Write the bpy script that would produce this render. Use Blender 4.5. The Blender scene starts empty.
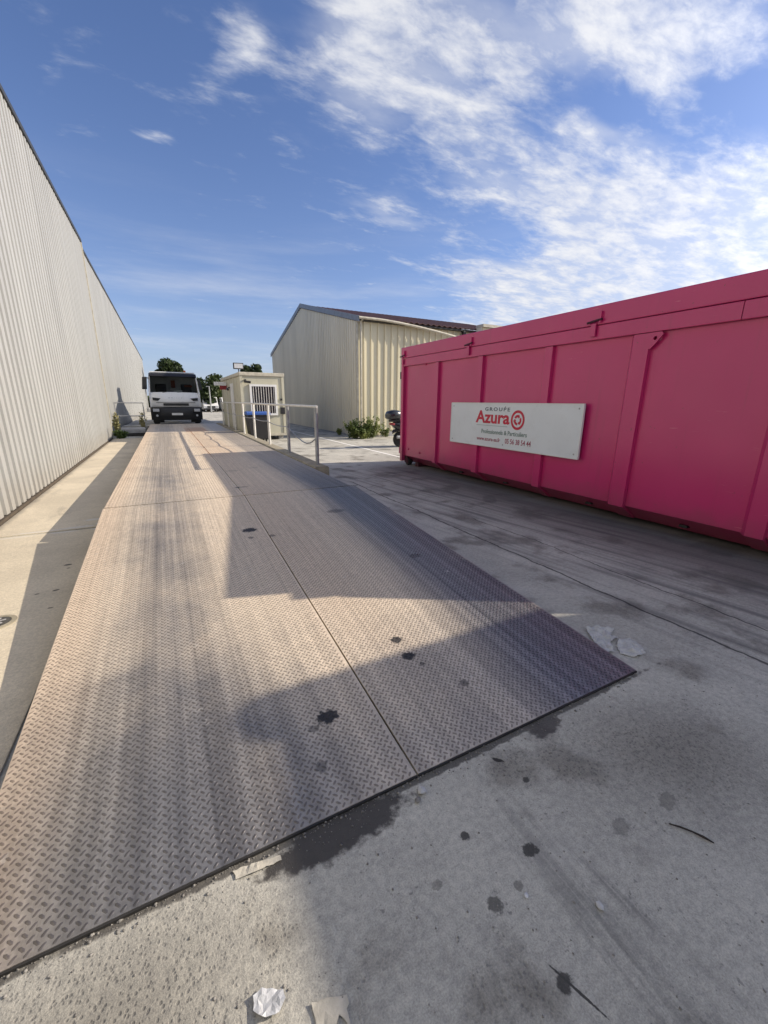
import bpy, bmesh, math, random
import numpy as np
from mathutils import Vector, Matrix
random.seed(7); rng = np.random.default_rng(11)
R = math.radians
scene = bpy.context.scene
col = scene.collection

# ------------------------------------------------------------------ camera
CAM_H = 1.55
yaw, pitch, roll = R(27.67), R(15.22), R(0.48)
fw = Vector((math.sin(yaw)*math.cos(pitch), math.cos(yaw)*math.cos(pitch), -math.sin(pitch)))
rt = Vector((math.cos(yaw), -math.sin(yaw), 0)); up = rt.cross(fw)
rt2 = rt*math.cos(roll) + up*math.sin(roll); up2 = -rt*math.sin(roll) + up*math.cos(roll)
cam = bpy.data.cameras.new('camera'); cam.sensor_fit = 'HORIZONTAL'; cam.sensor_width = 36
cam.lens = 36*406.4/768; cam.clip_start = 0.02; cam.clip_end = 3000
camo = bpy.data.objects.new('camera', cam); col.objects.link(camo)
camo.matrix_world = Matrix(((rt2.x, up2.x, -fw.x, 0), (rt2.y, up2.y, -fw.y, 0), (rt2.z, up2.z, -fw.z, CAM_H), (0, 0, 0, 1)))
scene.camera = camo

# ------------------------------------------------------------------ light
SUN_K = Vector((1.888, -0.45, 1.0)).normalized()         # towards the sun
SUN_EL = math.asin(SUN_K.z); SUN_AZ = math.atan2(SUN_K.x, SUN_K.y)
SUN_STRENGTH, SKY_STRENGTH, EXPOSURE = 3.05, 0.11, 1.1
sun = bpy.data.lights.new('sun', 'SUN'); sun.energy = SUN_STRENGTH; sun.angle = R(0.42); sun.color = (1.0, 0.88, 0.72)
suno = bpy.data.objects.new('sun', sun); col.objects.link(suno)
suno.rotation_euler = SUN_K.to_track_quat('Z', 'Y').to_euler(); suno.location = (30, -8, 20)
scene.view_settings.view_transform = 'Standard'; scene.view_settings.look = 'None'
scene.view_settings.gamma = 1.0; scene.view_settings.exposure = EXPOSURE
scene.view_settings.use_curve_mapping = False
scene.cycles.max_bounces = 6; scene.cycles.diffuse_bounces = 3; scene.cycles.glossy_bounces = 3; scene.cycles.transmission_bounces = 5

class NT:
    """tiny node-expression helper"""
    def __init__(s, nt): s.nt = nt
    def n(s, kind, **kw):
        o = s.nt.nodes.new(kind)
        for k, v in kw.items(): setattr(o, k, v)
        return o
    def put(s, sock, v):
        if hasattr(v, 'is_output'): s.nt.links.new(v, sock)
        elif isinstance(v, (tuple, list)) and len(v) == 3 and sock.type == 'RGBA': sock.default_value = (*v, 1)
        else: sock.default_value = v
    def m(s, op, a, b=0.0, c=0.0, clamp=False):
        o = s.n('ShaderNodeMath', operation=op); o.use_clamp = clamp
        s.put(o.inputs[0], a); s.put(o.inputs[1], b); s.put(o.inputs[2], c)
        return o.outputs[0]
    def step(s, x, lo, hi):
        o = s.n('ShaderNodeMapRange', interpolation_type='SMOOTHSTEP')
        s.put(o.inputs[0], x); s.put(o.inputs[1], lo); s.put(o.inputs[2], hi); return o.outputs[0]
    def lin(s, x, a, b, c, d):
        o = s.n('ShaderNodeMapRange')
        for i, v in enumerate((x, a, b, c, d)): s.put(o.inputs[i], v)
        return o.outputs[0]
    def vec(s, x, y, z=0.0):
        o = s.n('ShaderNodeCombineXYZ')
        for i, v in enumerate((x, y, z)): s.put(o.inputs[i], v)
        return o.outputs[0]
    def sep(s, v):
        o = s.n('ShaderNodeSeparateXYZ'); s.put(o.inputs[0], v); return o.outputs
    def noise(s, v, scale, detail=4.0, rough=0.55, dist=0.0):
        o = s.n('ShaderNodeTexNoise')
        s.put(o.inputs['Vector'], v); s.put(o.inputs['Scale'], scale); s.put(o.inputs['Detail'], detail)
        s.put(o.inputs['Roughness'], rough); s.put(o.inputs['Distortion'], dist); return o.outputs[0]
    def voro(s, v, scale, feature='F1'):
        o = s.n('ShaderNodeTexVoronoi', feature=feature); s.put(o.inputs['Vector'], v); s.put(o.inputs['Scale'], scale); return o
    def scale(s, v, k):
        o = s.n('ShaderNodeVectorMath', operation='MULTIPLY'); s.put(o.inputs[0], v); s.put(o.inputs[1], k); return o.outputs[0]
    def mix(s, f, a, b):
        o = s.n('ShaderNodeMix', data_type='RGBA'); s.put(o.inputs[0], f); s.put(o.inputs[6], a); s.put(o.inputs[7], b); return o.outputs[2]
    def mixmul(s, f, a, b):
        o = s.n('ShaderNodeMix', data_type='RGBA', blend_type='MULTIPLY'); s.put(o.inputs[0], f); s.put(o.inputs[6], a); s.put(o.inputs[7], b); return o.outputs[2]
    def gauss(s, x, y, cx, cy, rx, ry, rot=0.0):
        dx = s.m('SUBTRACT', x, cx); dy = s.m('SUBTRACT', y, cy)
        c, q = math.cos(rot), math.sin(rot)
        u = s.m('ADD', s.m('MULTIPLY', dx, c/rx), s.m('MULTIPLY', dy, q/rx))
        v = s.m('ADD', s.m('MULTIPLY', dx, -q/ry), s.m('MULTIPLY', dy, c/ry))
        return s.m('EXPONENT', s.m('MULTIPLY', s.m('ADD', s.m('MULTIPLY', u, u), s.m('MULTIPLY', v, v)), -1.0))
    def ellipse(s, x, y, cx, cy, rx, ry, rot=0.0):        # normalised radius
        dx = s.m('SUBTRACT', x, cx); dy = s.m('SUBTRACT', y, cy)
        c, q = math.cos(rot), math.sin(rot)
        u = s.m('ADD', s.m('MULTIPLY', dx, c/rx), s.m('MULTIPLY', dy, q/rx))
        v = s.m('ADD', s.m('MULTIPLY', dx, -q/ry), s.m('MULTIPLY', dy, c/ry))
        return s.m('SQRT', s.m('ADD', s.m('MULTIPLY', u, u), s.m('MULTIPLY', v, v)))

# ------------------------------------------------------------------ sky
world = bpy.data.worlds.new('World'); scene.world = world; world.use_nodes = True
nt = world.node_tree; nt.nodes.clear(); N = NT(nt)
sky = N.n('ShaderNodeTexSky', sky_type='NISHITA'); sky.sun_disc = False
sky.sun_elevation = SUN_EL; sky.sun_rotation = SUN_AZ; sky.altitude = 0; sky.air_density = 1.0; sky.dust_density = 0.8; sky.ozone_density = 2.2
tc = N.n('ShaderNodeTexCoord'); dx, dy, dz = N.sep(tc.outputs['Generated'])
den = N.m('ADD', N.m('MAXIMUM', dz, 0.0), 0.12)
px = N.m('DIVIDE', dx, den); py = N.m('DIVIDE', dy, den)
P2 = N.vec(px, py, 0.0)
warp = N.n('ShaderNodeTexNoise'); N.put(warp.inputs['Vector'], P2); warp.inputs['Scale'].default_value = 3.0; warp.inputs['Detail'].default_value = 3
wv = N.n('ShaderNodeVectorMath', operation='MULTIPLY_ADD'); N.put(wv.inputs[0], warp.outputs['Color']); wv.inputs[1].default_value = (0.34, 0.34, 0); wv.inputs[2].default_value = (-0.17, -0.17, 0)
PW = N.n('ShaderNodeVectorMath', operation='ADD'); N.put(PW.inputs[0], P2); N.put(PW.inputs[1], wv.outputs[0])
wx, wy, _ = N.sep(PW.outputs[0])
CLOUDS = [(0.58, 1.14, 0.19, 0.28, 0.0, 1.15), (0.88, 1.20, 0.22, 0.20, 0.5, 0.8), (0.22, 1.26, 0.06, 0.13, 0.3, 0.85),
          (0.30, 1.42, 0.10, 0.04, -0.4, 0.42), (0.07, 1.67, 0.06, 0.04, 0.4, 0.75), (1.10, 0.74, 0.36, 0.14, -0.5, 1.1),
          (1.24, 1.03, 0.11, 0.04, -0.3, 0.7), (1.66, 1.16, 0.60, 0.26, -0.35, 1.3),
          (0.92, 1.72, 0.17, 0.08, 0.1, 0.75), (1.9, 2.0, 0.6, 0.22, 0.0, 1.1), (2.4, 1.5, 0.8, 0.35, 0.0, 1.0), (0.72, 0.66, 0.3, 0.25, 0.0, 0.7), (-0.16, 1.52, 0.03, 0.10, 0.5, 0.45)]
M = N.m('MULTIPLY', N.m('MAXIMUM', N.step(wx, 1.4, 2.3), N.m('MULTIPLY', N.step(N.m('MULTIPLY', wy, -1.0), -0.25, 0.5), N.step(wx, -1.6, 0.3))), 0.95)   # extra cloud cover, sun side and behind the camera, added to lift shade fill
for cx, cy, rx, ry, ro, st in CLOUDS:
    M = N.m('ADD', M, N.m('MULTIPLY', N.gauss(wx, wy, cx, cy, rx, ry, ro), st))
rotm = N.n('ShaderNodeMapping'); rotm.inputs['Rotation'].default_value = (0, 0, R(35)); rotm.inputs['Scale'].default_value = (0.75, 1.5, 1); N.put(rotm.inputs['Vector'], P2)
f1 = N.noise(rotm.outputs[0], 5.0, 6.0, 0.62, 0.25)
f2 = N.noise(rotm.outputs[0], 17.0, 4.0, 0.62, 0.4)
f3 = N.noise(P2, 1.3, 3.0, 0.55)
fb = N.m('ADD', N.m('MULTIPLY', f1, 0.72), N.m('MULTIPLY', f2, 0.28))
dens = N.m('ADD', N.m('ADD', N.m('MULTIPLY', N.m('MINIMUM', M, 1.15), 0.62), N.m('MULTIPLY', N.m('SUBTRACT', fb, 0.5), 1.9)), N.m('MULTIPLY', N.m('SUBTRACT', f3, 0.5), 0.30))
cl = N.m('MULTIPLY', N.step(dens, 0.10, 0.95), 0.92)
soft = N.m('MULTIPLY', N.step(N.m('MULTIPLY_ADD', N.m('SUBTRACT', N.noise(rotm.outputs[0], 2.6, 5.0, 0.6), 0.5), 2.4, M), 0.25, 1.5), 0.55)
cl = N.m('MAXIMUM', cl, soft)
# thin streaky veil low above the horizon
veil = N.m('MULTIPLY', N.step(N.noise(N.vec(dx, N.m('MULTIPLY', dz, 9.0), dy), 2.2, 6.0, 0.6), 0.42, 0.8), N.m('SUBTRACT', 1.0, N.step(dz, 0.05, 0.42)))
cl = N.m('MAXIMUM', cl, N.m('MULTIPLY', veil, 0.55))
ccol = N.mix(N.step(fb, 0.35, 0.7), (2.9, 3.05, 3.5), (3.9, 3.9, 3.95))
skycol = N.mixmul(1.0, sky.outputs[0], (0.46, 0.50, 0.65))
hz = N.m('MULTIPLY', N.m('EXPONENT', N.m('MULTIPLY', N.m('MAXIMUM', dz, 0.0), -7.0)), 0.75)
skycol = N.mix(hz, skycol, (2.15, 2.5, 3.3))       # pale haze low above the horizon
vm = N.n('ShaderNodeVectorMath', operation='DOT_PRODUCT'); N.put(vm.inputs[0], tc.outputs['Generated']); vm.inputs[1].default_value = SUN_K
aur = N.m('MULTIPLY_ADD', N.m('POWER', N.m('MAXIMUM', vm.outputs['Value'], 0.0), 8.0), 1.6, 1.0)     # cloud glow towards the sun, put in to raise the fill light
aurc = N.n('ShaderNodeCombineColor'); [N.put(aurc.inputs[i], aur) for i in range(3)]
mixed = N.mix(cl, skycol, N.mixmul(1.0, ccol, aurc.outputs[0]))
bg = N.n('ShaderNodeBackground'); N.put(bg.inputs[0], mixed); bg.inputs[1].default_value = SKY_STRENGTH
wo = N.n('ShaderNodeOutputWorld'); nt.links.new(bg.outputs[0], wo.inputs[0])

# ------------------------------------------------------------------ materials
def newmat(name):
    m = bpy.data.materials.new(name); m.use_nodes = True; nt = m.node_tree; nt.nodes.clear()
    N = NT(nt); b = N.n('ShaderNodeBsdfPrincipled'); o = N.n('ShaderNodeOutputMaterial'); nt.links.new(b.outputs[0], o.inputs[0])
    g = N.n('ShaderNodeNewGeometry'); N.pos = g.outputs['Position']; N.nrm = g.outputs['Normal']
    return m, N, b
def setbump(N, b, h, strength=0.3, dist=0.01, prev=None):
    k = N.n('ShaderNodeBump'); k.inputs['Strength'].default_value = strength; k.inputs['Distance'].default_value = dist
    N.put(k.inputs['Height'], h)
    if prev is not None: N.put(k.inputs['Normal'], prev)
    N.put(b.inputs['Normal'], k.outputs[0]); return k.outputs[0]
def pmat(name, c, rough=0.5, metal=0.0, var=0.25, scale=4.0, bump=0.0, bscale=60.0, dirt=None, dirt_amt=0.0, stretch=(1, 1, 1), rnd=0.0, coat=0.0):
    m, N, b = newmat(name)
    p = N.scale(N.pos, stretch)
    n1 = N.noise(p, scale, 6.0, 0.6)
    dark = tuple(x*(1-var) for x in c)
    cc = N.mix(N.step(n1, 0.3, 0.7), dark, c)
    if dirt:
        n2 = N.noise(p, scale*2.7, 8.0, 0.65, 0.3)
        cc = N.mix(N.m('MULTIPLY', N.step(n2, 0.5, 0.8), dirt_amt), cc, dirt)
    if rnd:
        oi = N.n('ShaderNodeObjectInfo'); k = N.lin(oi.outputs['Random'], 0, 1, 1-rnd, 1.0)
        g = N.n('ShaderNodeCombineColor'); [N.put(g.inputs[i], k) for i in range(3)]
        cc = N.mixmul(1.0, cc, g.outputs[0])
    N.put(b.inputs['Base Color'], cc); b.inputs['Metallic'].default_value = metal
    N.put(b.inputs['Roughness'], N.lin(N.noise(p, scale*3, 4.0), 0.3, 0.7, max(0.02, rough-0.08), min(1, rough+0.08)))
    if coat: b.inputs['Coat Weight'].default_value = coat
    if bump: setbump(N, b, N.noise(N.pos, bscale, 4.0), bump, 0.01)
    return m

def stain(N, x, y, spots, nsc=40.0, wob=0.5):
    """union of irregular stain shapes: 1 inside"""
    nz = N.noise(N.vec(x, y), nsc, 4.0, 0.6)
    acc = 0.0
    for (cx, cy, rx, ry, ro, st) in spots:
        e = N.m('ADD', N.ellipse(x, y, cx, cy, rx, ry, ro), N.m('MULTIPLY', N.m('SUBTRACT', nz, 0.5), 2*wob))
        acc = N.m('MAXIMUM', acc, N.m('MULTIPLY', N.m('SUBTRACT', 1.0, N.step(e, 0.75, 1.1)), st))
    return acc
def crackline(N, x, y, cx, y0, y1, width, amp, nsc, seed):
    w = N.m('MULTIPLY', N.m('SUBTRACT', N.noise(N.vec(seed, y, 0.0), nsc, 6.0, 0.65), 0.5), amp*2)
    d = N.m('ABSOLUTE', N.m('SUBTRACT', N.m('SUBTRACT', x, cx), w))
    wd = N.m('MULTIPLY', N.noise(N.vec(x, y, seed), 9.0, 4.0, 0.7), width*2)
    on = N.m('MULTIPLY', N.step(y, y0, y0+0.15), N.m('SUBTRACT', 1.0, N.step(y, y1-0.3, y1)))
    return N.m('MULTIPLY', N.m('SUBTRACT', 1.0, N.step(d, N.m('MULTIPLY', wd, 0.4), wd)), on)

def ground_material():
    m, N, b = newmat('yard_concrete'); x, y, z = N.sep(N.pos)
    big = N.noise(N.pos, 0.55, 3.0, 0.6); mid = N.noise(N.pos, 3.2, 5.0, 0.62, 0.4); fine = N.noise(N.pos, 38.0, 4.0, 0.7); grit = N.noise(N.pos, 190.0, 3.0, 0.7)
    c = N.mix(N.step(big, 0.35, 0.68), (0.45, 0.44, 0.41), (0.60, 0.585, 0.54))
    c = N.mix(N.m('MULTIPLY', N.step(mid, 0.42, 0.72), 0.45), c, (0.36, 0.352, 0.335))
    c = N.mixmul(0.75, c, N.mix(N.step(fine, 0.28, 0.72), (0.68, 0.68, 0.675), (1.10, 1.09, 1.05)))
    c = N.mixmul(0.8, c, N.mix(N.step(grit, 0.3, 0.7), (0.72, 0.72, 0.71), (1.15, 1.14, 1.09)))
    # exposed aggregate in worn patches
    v = N.voro(N.pos, 70.0); wornm = N.m('MAXIMUM', N.step(N.noise(N.pos, 1.6, 4.0, 0.6), 0.50, 0.66),
        N.m('MAXIMUM', N.gauss(x, y, -0.35, 0.85, 0.45, 0.3), N.gauss(x, y, 1.9, 0.75, 0.5, 0.3, -0.4)))
    c = N.mixmul(N.m('MULTIPLY', wornm, 0.85), c, (0.52, 0.505, 0.49))
    pit = N.m('MULTIPLY', N.m('SUBTRACT', 1.0, N.step(v.outputs['Distance'], 0.16, 0.42)), wornm)
    c = N.mix(N.m('MULTIPLY', pit, 0.5), c, (0.07, 0.068, 0.068))
    sp2 = N.m('MULTIPLY', N.step(N.noise(N.pos, 48.0, 2.0, 0.6), 0.63, 0.70), N.step(N.noise(N.pos, 2.9, 2.0, 0.6), 0.42, 0.6))
    c = N.mix(N.m('MULTIPLY', sp2, 0.6), c, (0.12, 0.118, 0.118))
    # pale dust / cement film
    c = N.mix(N.m('MULTIPLY', N.step(N.noise(N.pos, 1.1, 5.0, 0.68, 0.6), 0.52, 0.75), 0.35), c, (0.62, 0.60, 0.55))
    # tyre scuff bands running towards the container
    sx = N.m('ADD', N.m('MULTIPLY', x, 0.987), N.m('MULTIPLY', y, 0.16))
    band = N.noise(N.vec(N.m('MULTIPLY', sx, 5.0), N.m('MULTIPLY', y, 0.25)), 1.6, 5.0, 0.6)
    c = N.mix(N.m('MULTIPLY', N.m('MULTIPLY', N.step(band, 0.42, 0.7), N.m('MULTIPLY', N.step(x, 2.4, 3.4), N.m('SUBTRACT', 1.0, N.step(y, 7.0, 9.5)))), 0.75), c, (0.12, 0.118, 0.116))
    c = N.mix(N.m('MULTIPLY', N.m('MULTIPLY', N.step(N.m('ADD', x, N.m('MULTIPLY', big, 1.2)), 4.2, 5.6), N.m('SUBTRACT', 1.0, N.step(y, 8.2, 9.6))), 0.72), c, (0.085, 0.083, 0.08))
    sc1 = N.m('ADD', N.gauss(x, y, 1.00, 0.48, 0.07, 0.42, -0.02), N.m('MULTIPLY', N.gauss(x, y, 1.13, 0.5, 0.025, 0.3, 0.18), 0.9))
    scn = N.noise(N.vec(N.m('MULTIPLY', x, 30.0), N.m('MULTIPLY', y, 2.0)), 1.0, 4.0, 0.6)
    c = N.mix(N.m('MULTIPLY', N.m('MULTIPLY', sc1, N.step(scn, 0.35, 0.6)), 0.55), c, (0.10, 0.10, 0.10))
    # drips and oil
    oil = [(0.98, 0.718, 0.030, 0.026, 0, .85), (0.753, 0.649, 0.026, 0.026, 0, .7), (0.797, 0.423, 0.026, 0.022, 0.6, .85), (0.815, 0.40, 0.004, 0.085, 0.35, .9), (0.803, 0.864, 0.018, 0.018, 0, .85),
           (0.86, 0.655, 0.018, 0.016, 0, .5), (1.144, 1.06, 0.030, 0.010, -0.8, .95), (0.62, 0.78, 0.02, 0.016, 0, .4), (1.35, 0.62, 0.04, 0.03, 0.3, .35), (1.62, 0.60, 0.05, 0.03, 0.3, .35), (1.18, .93, .016, .013, 0, .8)]
    c = N.mix(stain(N, x, y, oil, 48.0, 0.75), c, (0.028, 0.027, 0.027))
    wet = stain(N, x, y, [(0.40, 1.09, 0.31, 0.085, 0.05, 1.0), (1.49, 1.105, 0.11, 0.055, 0.1, .9), (0.80, 1.14, 1.7, 0.022, 0.0, .85)], 20.0, 0.6)
    c = N.mix(N.m('MULTIPLY', wet, 0.94), c, (0.045, 0.040, 0.036))
    oil2 = [(-1.15, 4.6, .03, .02, 0, .9), (-1.0, 4.25, .02, .02, 0, .8), (-1.2, 4.1, .02, .012, 0, .7), (-0.95, 3.3, .03, .015, 0, .7), (3.0, 7.0, .1, .06, 0, .5), (2.75, 5.2, .12, .05, .5, .5), (4.6, 5.0, .3, .12, .9, .35)]
    c = N.mix(stain(N, x, y, oil2, 30.0, 0.35), c, (0.05, 0.05, 0.05))
    # long cracks / open joints parallel to the weighbridge
    k1 = crackline(N, x, y, 3.12, 0.2, 7.6, 0.016, 0.10, 0.9, 3.3); k2 = crackline(N, x, y, 3.62, -1.0, 4.4, 0.010, 0.16, 0.7, 8.1)
    k3 = crackline(N, y, x, 5.06, 2.2, 3.1, 0.007, 0.06, 2.0, 1.7); k4 = crackline(N, x, y, 2.62, 3.6, 6.6, 0.008, 0.12, 0.8, 5.9)
    kk = N.m('MAXIMUM', N.m('MAXIMUM', k1, k2), N.m('MAXIMUM', k3, N.m('MULTIPLY', k4, 0.6)))
    c = N.mix(N.m('MULTIPLY', kk, 0.85), c, (0.03, 0.03, 0.03))
    # paint / plaster crumbs
    fleck = N.m('MULTIPLY', N.step(N.noise(N.pos, 55.0, 2.0, 0.5), 0.745, 0.78), N.step(N.noise(N.pos, 2.3, 3.0), 0.5, 0.62))
    c = N.mix(N.m('MULTIPLY', fleck, 0.75), c, (0.55, 0.54, 0.52))
    N.put(b.inputs['Base Color'], c)
    N.put(b.inputs['Roughness'], N.lin(wet, 0, 1, 0.9, 0.55)); b.inputs['Specular IOR Level'].default_value = 0.35
    h = N.m('ADD', N.m('MULTIPLY', grit, 0.35), N.m('ADD', N.m('MULTIPLY', fine, 0.9), N.m('SUBTRACT', N.m('MULTIPLY', mid, 1.2), N.m('MULTIPLY', pit, 0.55))))
    setbump(N, b, h, 0.5, 0.010)
    return m

def slab_material():
    m, N, b = newmat('strip_concrete'); x, y, z = N.sep(N.pos)
    c = N.mix(N.step(N.noise(N.pos, 0.9, 7.0, 0.65, 0.3), 0.35, 0.7), (0.54, 0.475, 0.365), (0.68, 0.60, 0.46))
    c = N.mixmul(0.8, c, N.mix(N.step(N.noise(N.pos, 60.0, 6.0, 0.7), 0.3, 0.7), (0.72, 0.72, 0.72), (1.06, 1.05, 1.03)))
    c = N.mix(stain(N, x, y, [(-1.0, 4.62, .035, .022, 0, .9), (-.98, 4.52, .015, .012, 0, .8), (-1.1, 3.98, .018, .014, 0, .7), (-0.98, 4.0, .028, .016, 0.4, .85), (-.95, 3.65, .02, .014, 0, .7), (-1.5, 3.2, .03, .02, 0, .5), (-1.3, 2.6, .04, .03, 0, .5)], 40.0, .35), c, (0.04, 0.04, 0.04))
    c = N.mix(N.m('MULTIPLY', N.step(N.noise(N.scale(N.pos, (1.2, .5, 1)), 2.4, 6.0, .7), 0.55, 0.75), 0.45), c, (0.19, 0.175, 0.155))
    wp = stain(N, x, y, [(-0.98, 6.35, .16, .05, 0, .9), (-.86, 6.12, .12, .06, 0, .8), (-1.12, 6.03, .20, .05, 0, .7), (-.8, 5.86, .16, .06, 0, .9), (-1.5, 6.0, .25, .03, 0, .6), (-1.25, 5.86, .15, .03, 0, .7), (-1.7, 5.85, .2, .02, 0, .6)], 14.0, .65)
    c = N.mix(wp, c, (0.58, 0.56, 0.52))
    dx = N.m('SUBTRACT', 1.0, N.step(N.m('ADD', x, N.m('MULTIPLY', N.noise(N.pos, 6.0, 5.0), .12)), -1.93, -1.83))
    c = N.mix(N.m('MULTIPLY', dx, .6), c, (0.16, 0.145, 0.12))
    N.put(b.inputs['Base Color'], c); b.inputs['Roughness'].default_value = 0.9
    setbump(N, b, N.m('ADD', N.noise(N.pos, 26.0, 8.0, 0.7), N.noise(N.pos, 160.0, 3.0)), 0.45, 0.008)
    return m

def deck_material(name, far, tread=False):
    m, N, b = newmat(name); x, y, z = N.sep(N.pos)
    streak = N.noise(N.vec(N.m('MULTIPLY', x, 13.0), N.m('MULTIPLY', y, 0.16)), 1.0, 4.0, 0.6)
    streak2 = N.noise(N.vec(N.m('MULTIPLY', x, 42.0), N.m('MULTIPLY', y, 0.35)), 1.0, 4.0, 0.6)
    mott = N.noise(N.pos, 2.0, 5.0, 0.66, 0.4); fine = N.noise(N.pos, 34.0, 3.0, 0.7)
    # tyre lanes rubbed to bare dark steel, dust and rust between and outside them
    wob = N.m('MULTIPLY', N.m('SUBTRACT', mott, 0.5), 0.2)
    xw = N.m('ADD', x, wob)
    lane = N.m('ADD', N.m('MULTIPLY', N.gauss(x, 0.0, -0.15, 0.0, 0.42, 1e3), 0.5), N.gauss(xw, 0.0, 2.05, 0.0, 0.42, 1e3))
    dust = N.m('SUBTRACT', 1.0, N.m('MINIMUM', lane, 1.0))
    foot = N.step(N.m('ADD', y, N.m('MULTIPLY', wob, 3.0)), 1.15, 2.9)             # dust thins towards the foot of the ramp
    dust = N.m('MULTIPLY', N.m('ADD', N.m('MULTIPLY', dust, 0.85), N.m('ADD', N.m('MULTIPLY', N.m('SUBTRACT', mott, 0.5), 0.45), N.m('MULTIPLY', N.m('SUBTRACT', streak, 0.5), 0.4))), N.m('MULTIPLY_ADD', foot, 0.42, 0.58))
    lf = N.m('MULTIPLY', N.m('SUBTRACT', 1.0, N.step(x, -0.1, 0.6)), N.m('SUBTRACT', 1.0, N.step(N.m('ADD', y, N.m('MULTIPLY', wob, 3.0)), 1.3, 2.6)))
    dust = N.m('MULTIPLY', dust, N.m('MULTIPLY_ADD', lf, -0.38, 1.0))
    dust = N.m('MAXIMUM', N.step(dust, 0.05, 0.85), N.m('MULTIPLY', N.step(y, 4.5, 9.0), 0.55))
    steel = N.mix(N.step(streak, 0.3, 0.7), (0.165, 0.164, 0.168), (0.29, 0.288, 0.288))
    c = N.mix(N.m('MULTIPLY', dust, 0.9), steel, (0.78, 0.66, 0.51))
    rustm = N.m('MAXIMUM', N.m('SUBTRACT', 1.0, N.step(xw, -0.70, -0.42)), N.m('MULTIPLY', N.m('MULTIPLY', N.step(mott, 0.55, 0.75), dust), 0.4))
    rustm = N.m('MAXIMUM', rustm, N.m('MULTIPLY', N.m('MULTIPLY', N.gauss(xw, 0.0, 0.95, 0.0, 0.36, 1e3), foot), 0.7))
    c = N.mix(N.m('MULTIPLY', rustm, 0.33), c, (0.58, 0.41, 0.28))
    if far:
        pl = N.m('MULTIPLY', N.m('MULTIPLY', N.step(x, 0.58, 0.64), N.m('SUBTRACT', 1.0, N.step(x, 1.36, 1.42))), N.m('MULTIPLY', N.step(y, 9.0, 10.0), N.m('SUBTRACT', 1.0, N.step(y, 20.0, 20.3))))
        c = N.mix(N.m('MULTIPLY', pl, N.lin(mott, 0.3, 0.7, 0.35, 0.85)), c, (0.52, 0.29, 0.16))
        pale = N.m('MULTIPLY', N.step(x, 1.42, 1.5), N.step(y, 6.5, 9.0)); c = N.mix(N.m('MULTIPLY', pale, 0.45), c, (0.52, 0.49, 0.45))
        spots = [(0.82, 5.9, .10, .05, 0, .9), (0.9, 7.4, .12, .10, 0, .6), (1.3, 7.6, .1, .1, 0, .5), (0.75, 11.5, .1, .14, 0, .5), (1.0, 13.0, .2, .2, 0, .4), (0.9, 9.6, .12, .14, 0, .6)]
    else:
        spots = [(0.62, 4.15, .075, .06, 0, .95), (0.60, 3.95, .03, .03, 0, .6), (0.80, 3.93, .035, .03, 0, .6), (0.535, 1.60, .052, .045, 0, .95), (0.45, 1.56, .03, .02, 0, .5), (0.42, 1.36, .03, .03, 0, .5),
                 (1.135, 1.985, .04, .035, 0, .9), (1.13, 1.82, .043, .037, 0, .95), (1.3, 1.5, .03, .025, 0, .6), (1.9, 3.0, .06, .04, 0, .6), (1.17, 1.73, .018, .016, 0, .7), (1.66, 4.4, .12, .06, 0, .5)]
    wf = N.m('MULTIPLY', N.step(N.noise(N.pos, 26.0, 4.0, 0.6, 0.8), 0.615, 0.67), N.m('MAXIMUM', N.step(N.noise(N.pos, 1.7, 3.0), 0.55, 0.7), N.m('MAXIMUM', N.gauss(x, y, 1.42, 1.42, .16, .2), N.gauss(x, 0.0, 0.0, 0.0, 0.03, 1e3))))
    c = N.mix(N.m('MULTIPLY', wf, 0.7), c, (0.62, 0.58, 0.52))
    c = N.mixmul(0.5, c, N.mix(N.step(streak2, 0.3, 0.7), (0.70, 0.70, 0.70), (1.1, 1.1, 1.1)))
    c = N.mixmul(0.6, c, N.mix(N.step(fine, 0.3, 0.7), (0.7, 0.7, 0.7), (1.1, 1.1, 1.1)))
    sp = stain(N, x, y, spots, 42.0, 0.8)
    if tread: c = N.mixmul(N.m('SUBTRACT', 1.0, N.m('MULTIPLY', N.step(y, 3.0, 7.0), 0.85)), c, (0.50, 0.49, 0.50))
    c = N.mix(sp, c, (0.016, 0.015, 0.015))
    N.put(b.inputs['Base Color'], c)
    N.put(b.inputs['Metallic'], N.lin(dust, 0, 1, 0.62, 0.12))
    N.put(b.inputs['Roughness'], N.m('SUBTRACT', N.lin(dust, 0, 1, 0.34, 0.62), N.m('MULTIPLY', sp, 0.12)))
    h = N.m('ADD', N.m('MULTIPLY', fine, 0.5), N.m('MULTIPLY', mott, 1.2))
    if far:   # tread pattern as relief where single studs can no longer be told apart
        fy = N.m('ABSOLUTE', N.m('SUBTRACT', N.m('FRACT', N.m('MULTIPLY', y, 20.0)), 0.5)); fx = N.m('ABSOLUTE', N.m('SUBTRACT', N.m('FRACT', N.m('MULTIPLY', x, 20.0)), 0.5))
        h = N.m('ADD', h, N.m('MULTIPLY', N.step(N.m('ADD', fx, fy), 0.55, 0.8), 0.4))
    if not tread: setbump(N, b, h, 0.35, 0.006)
    return m

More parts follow.
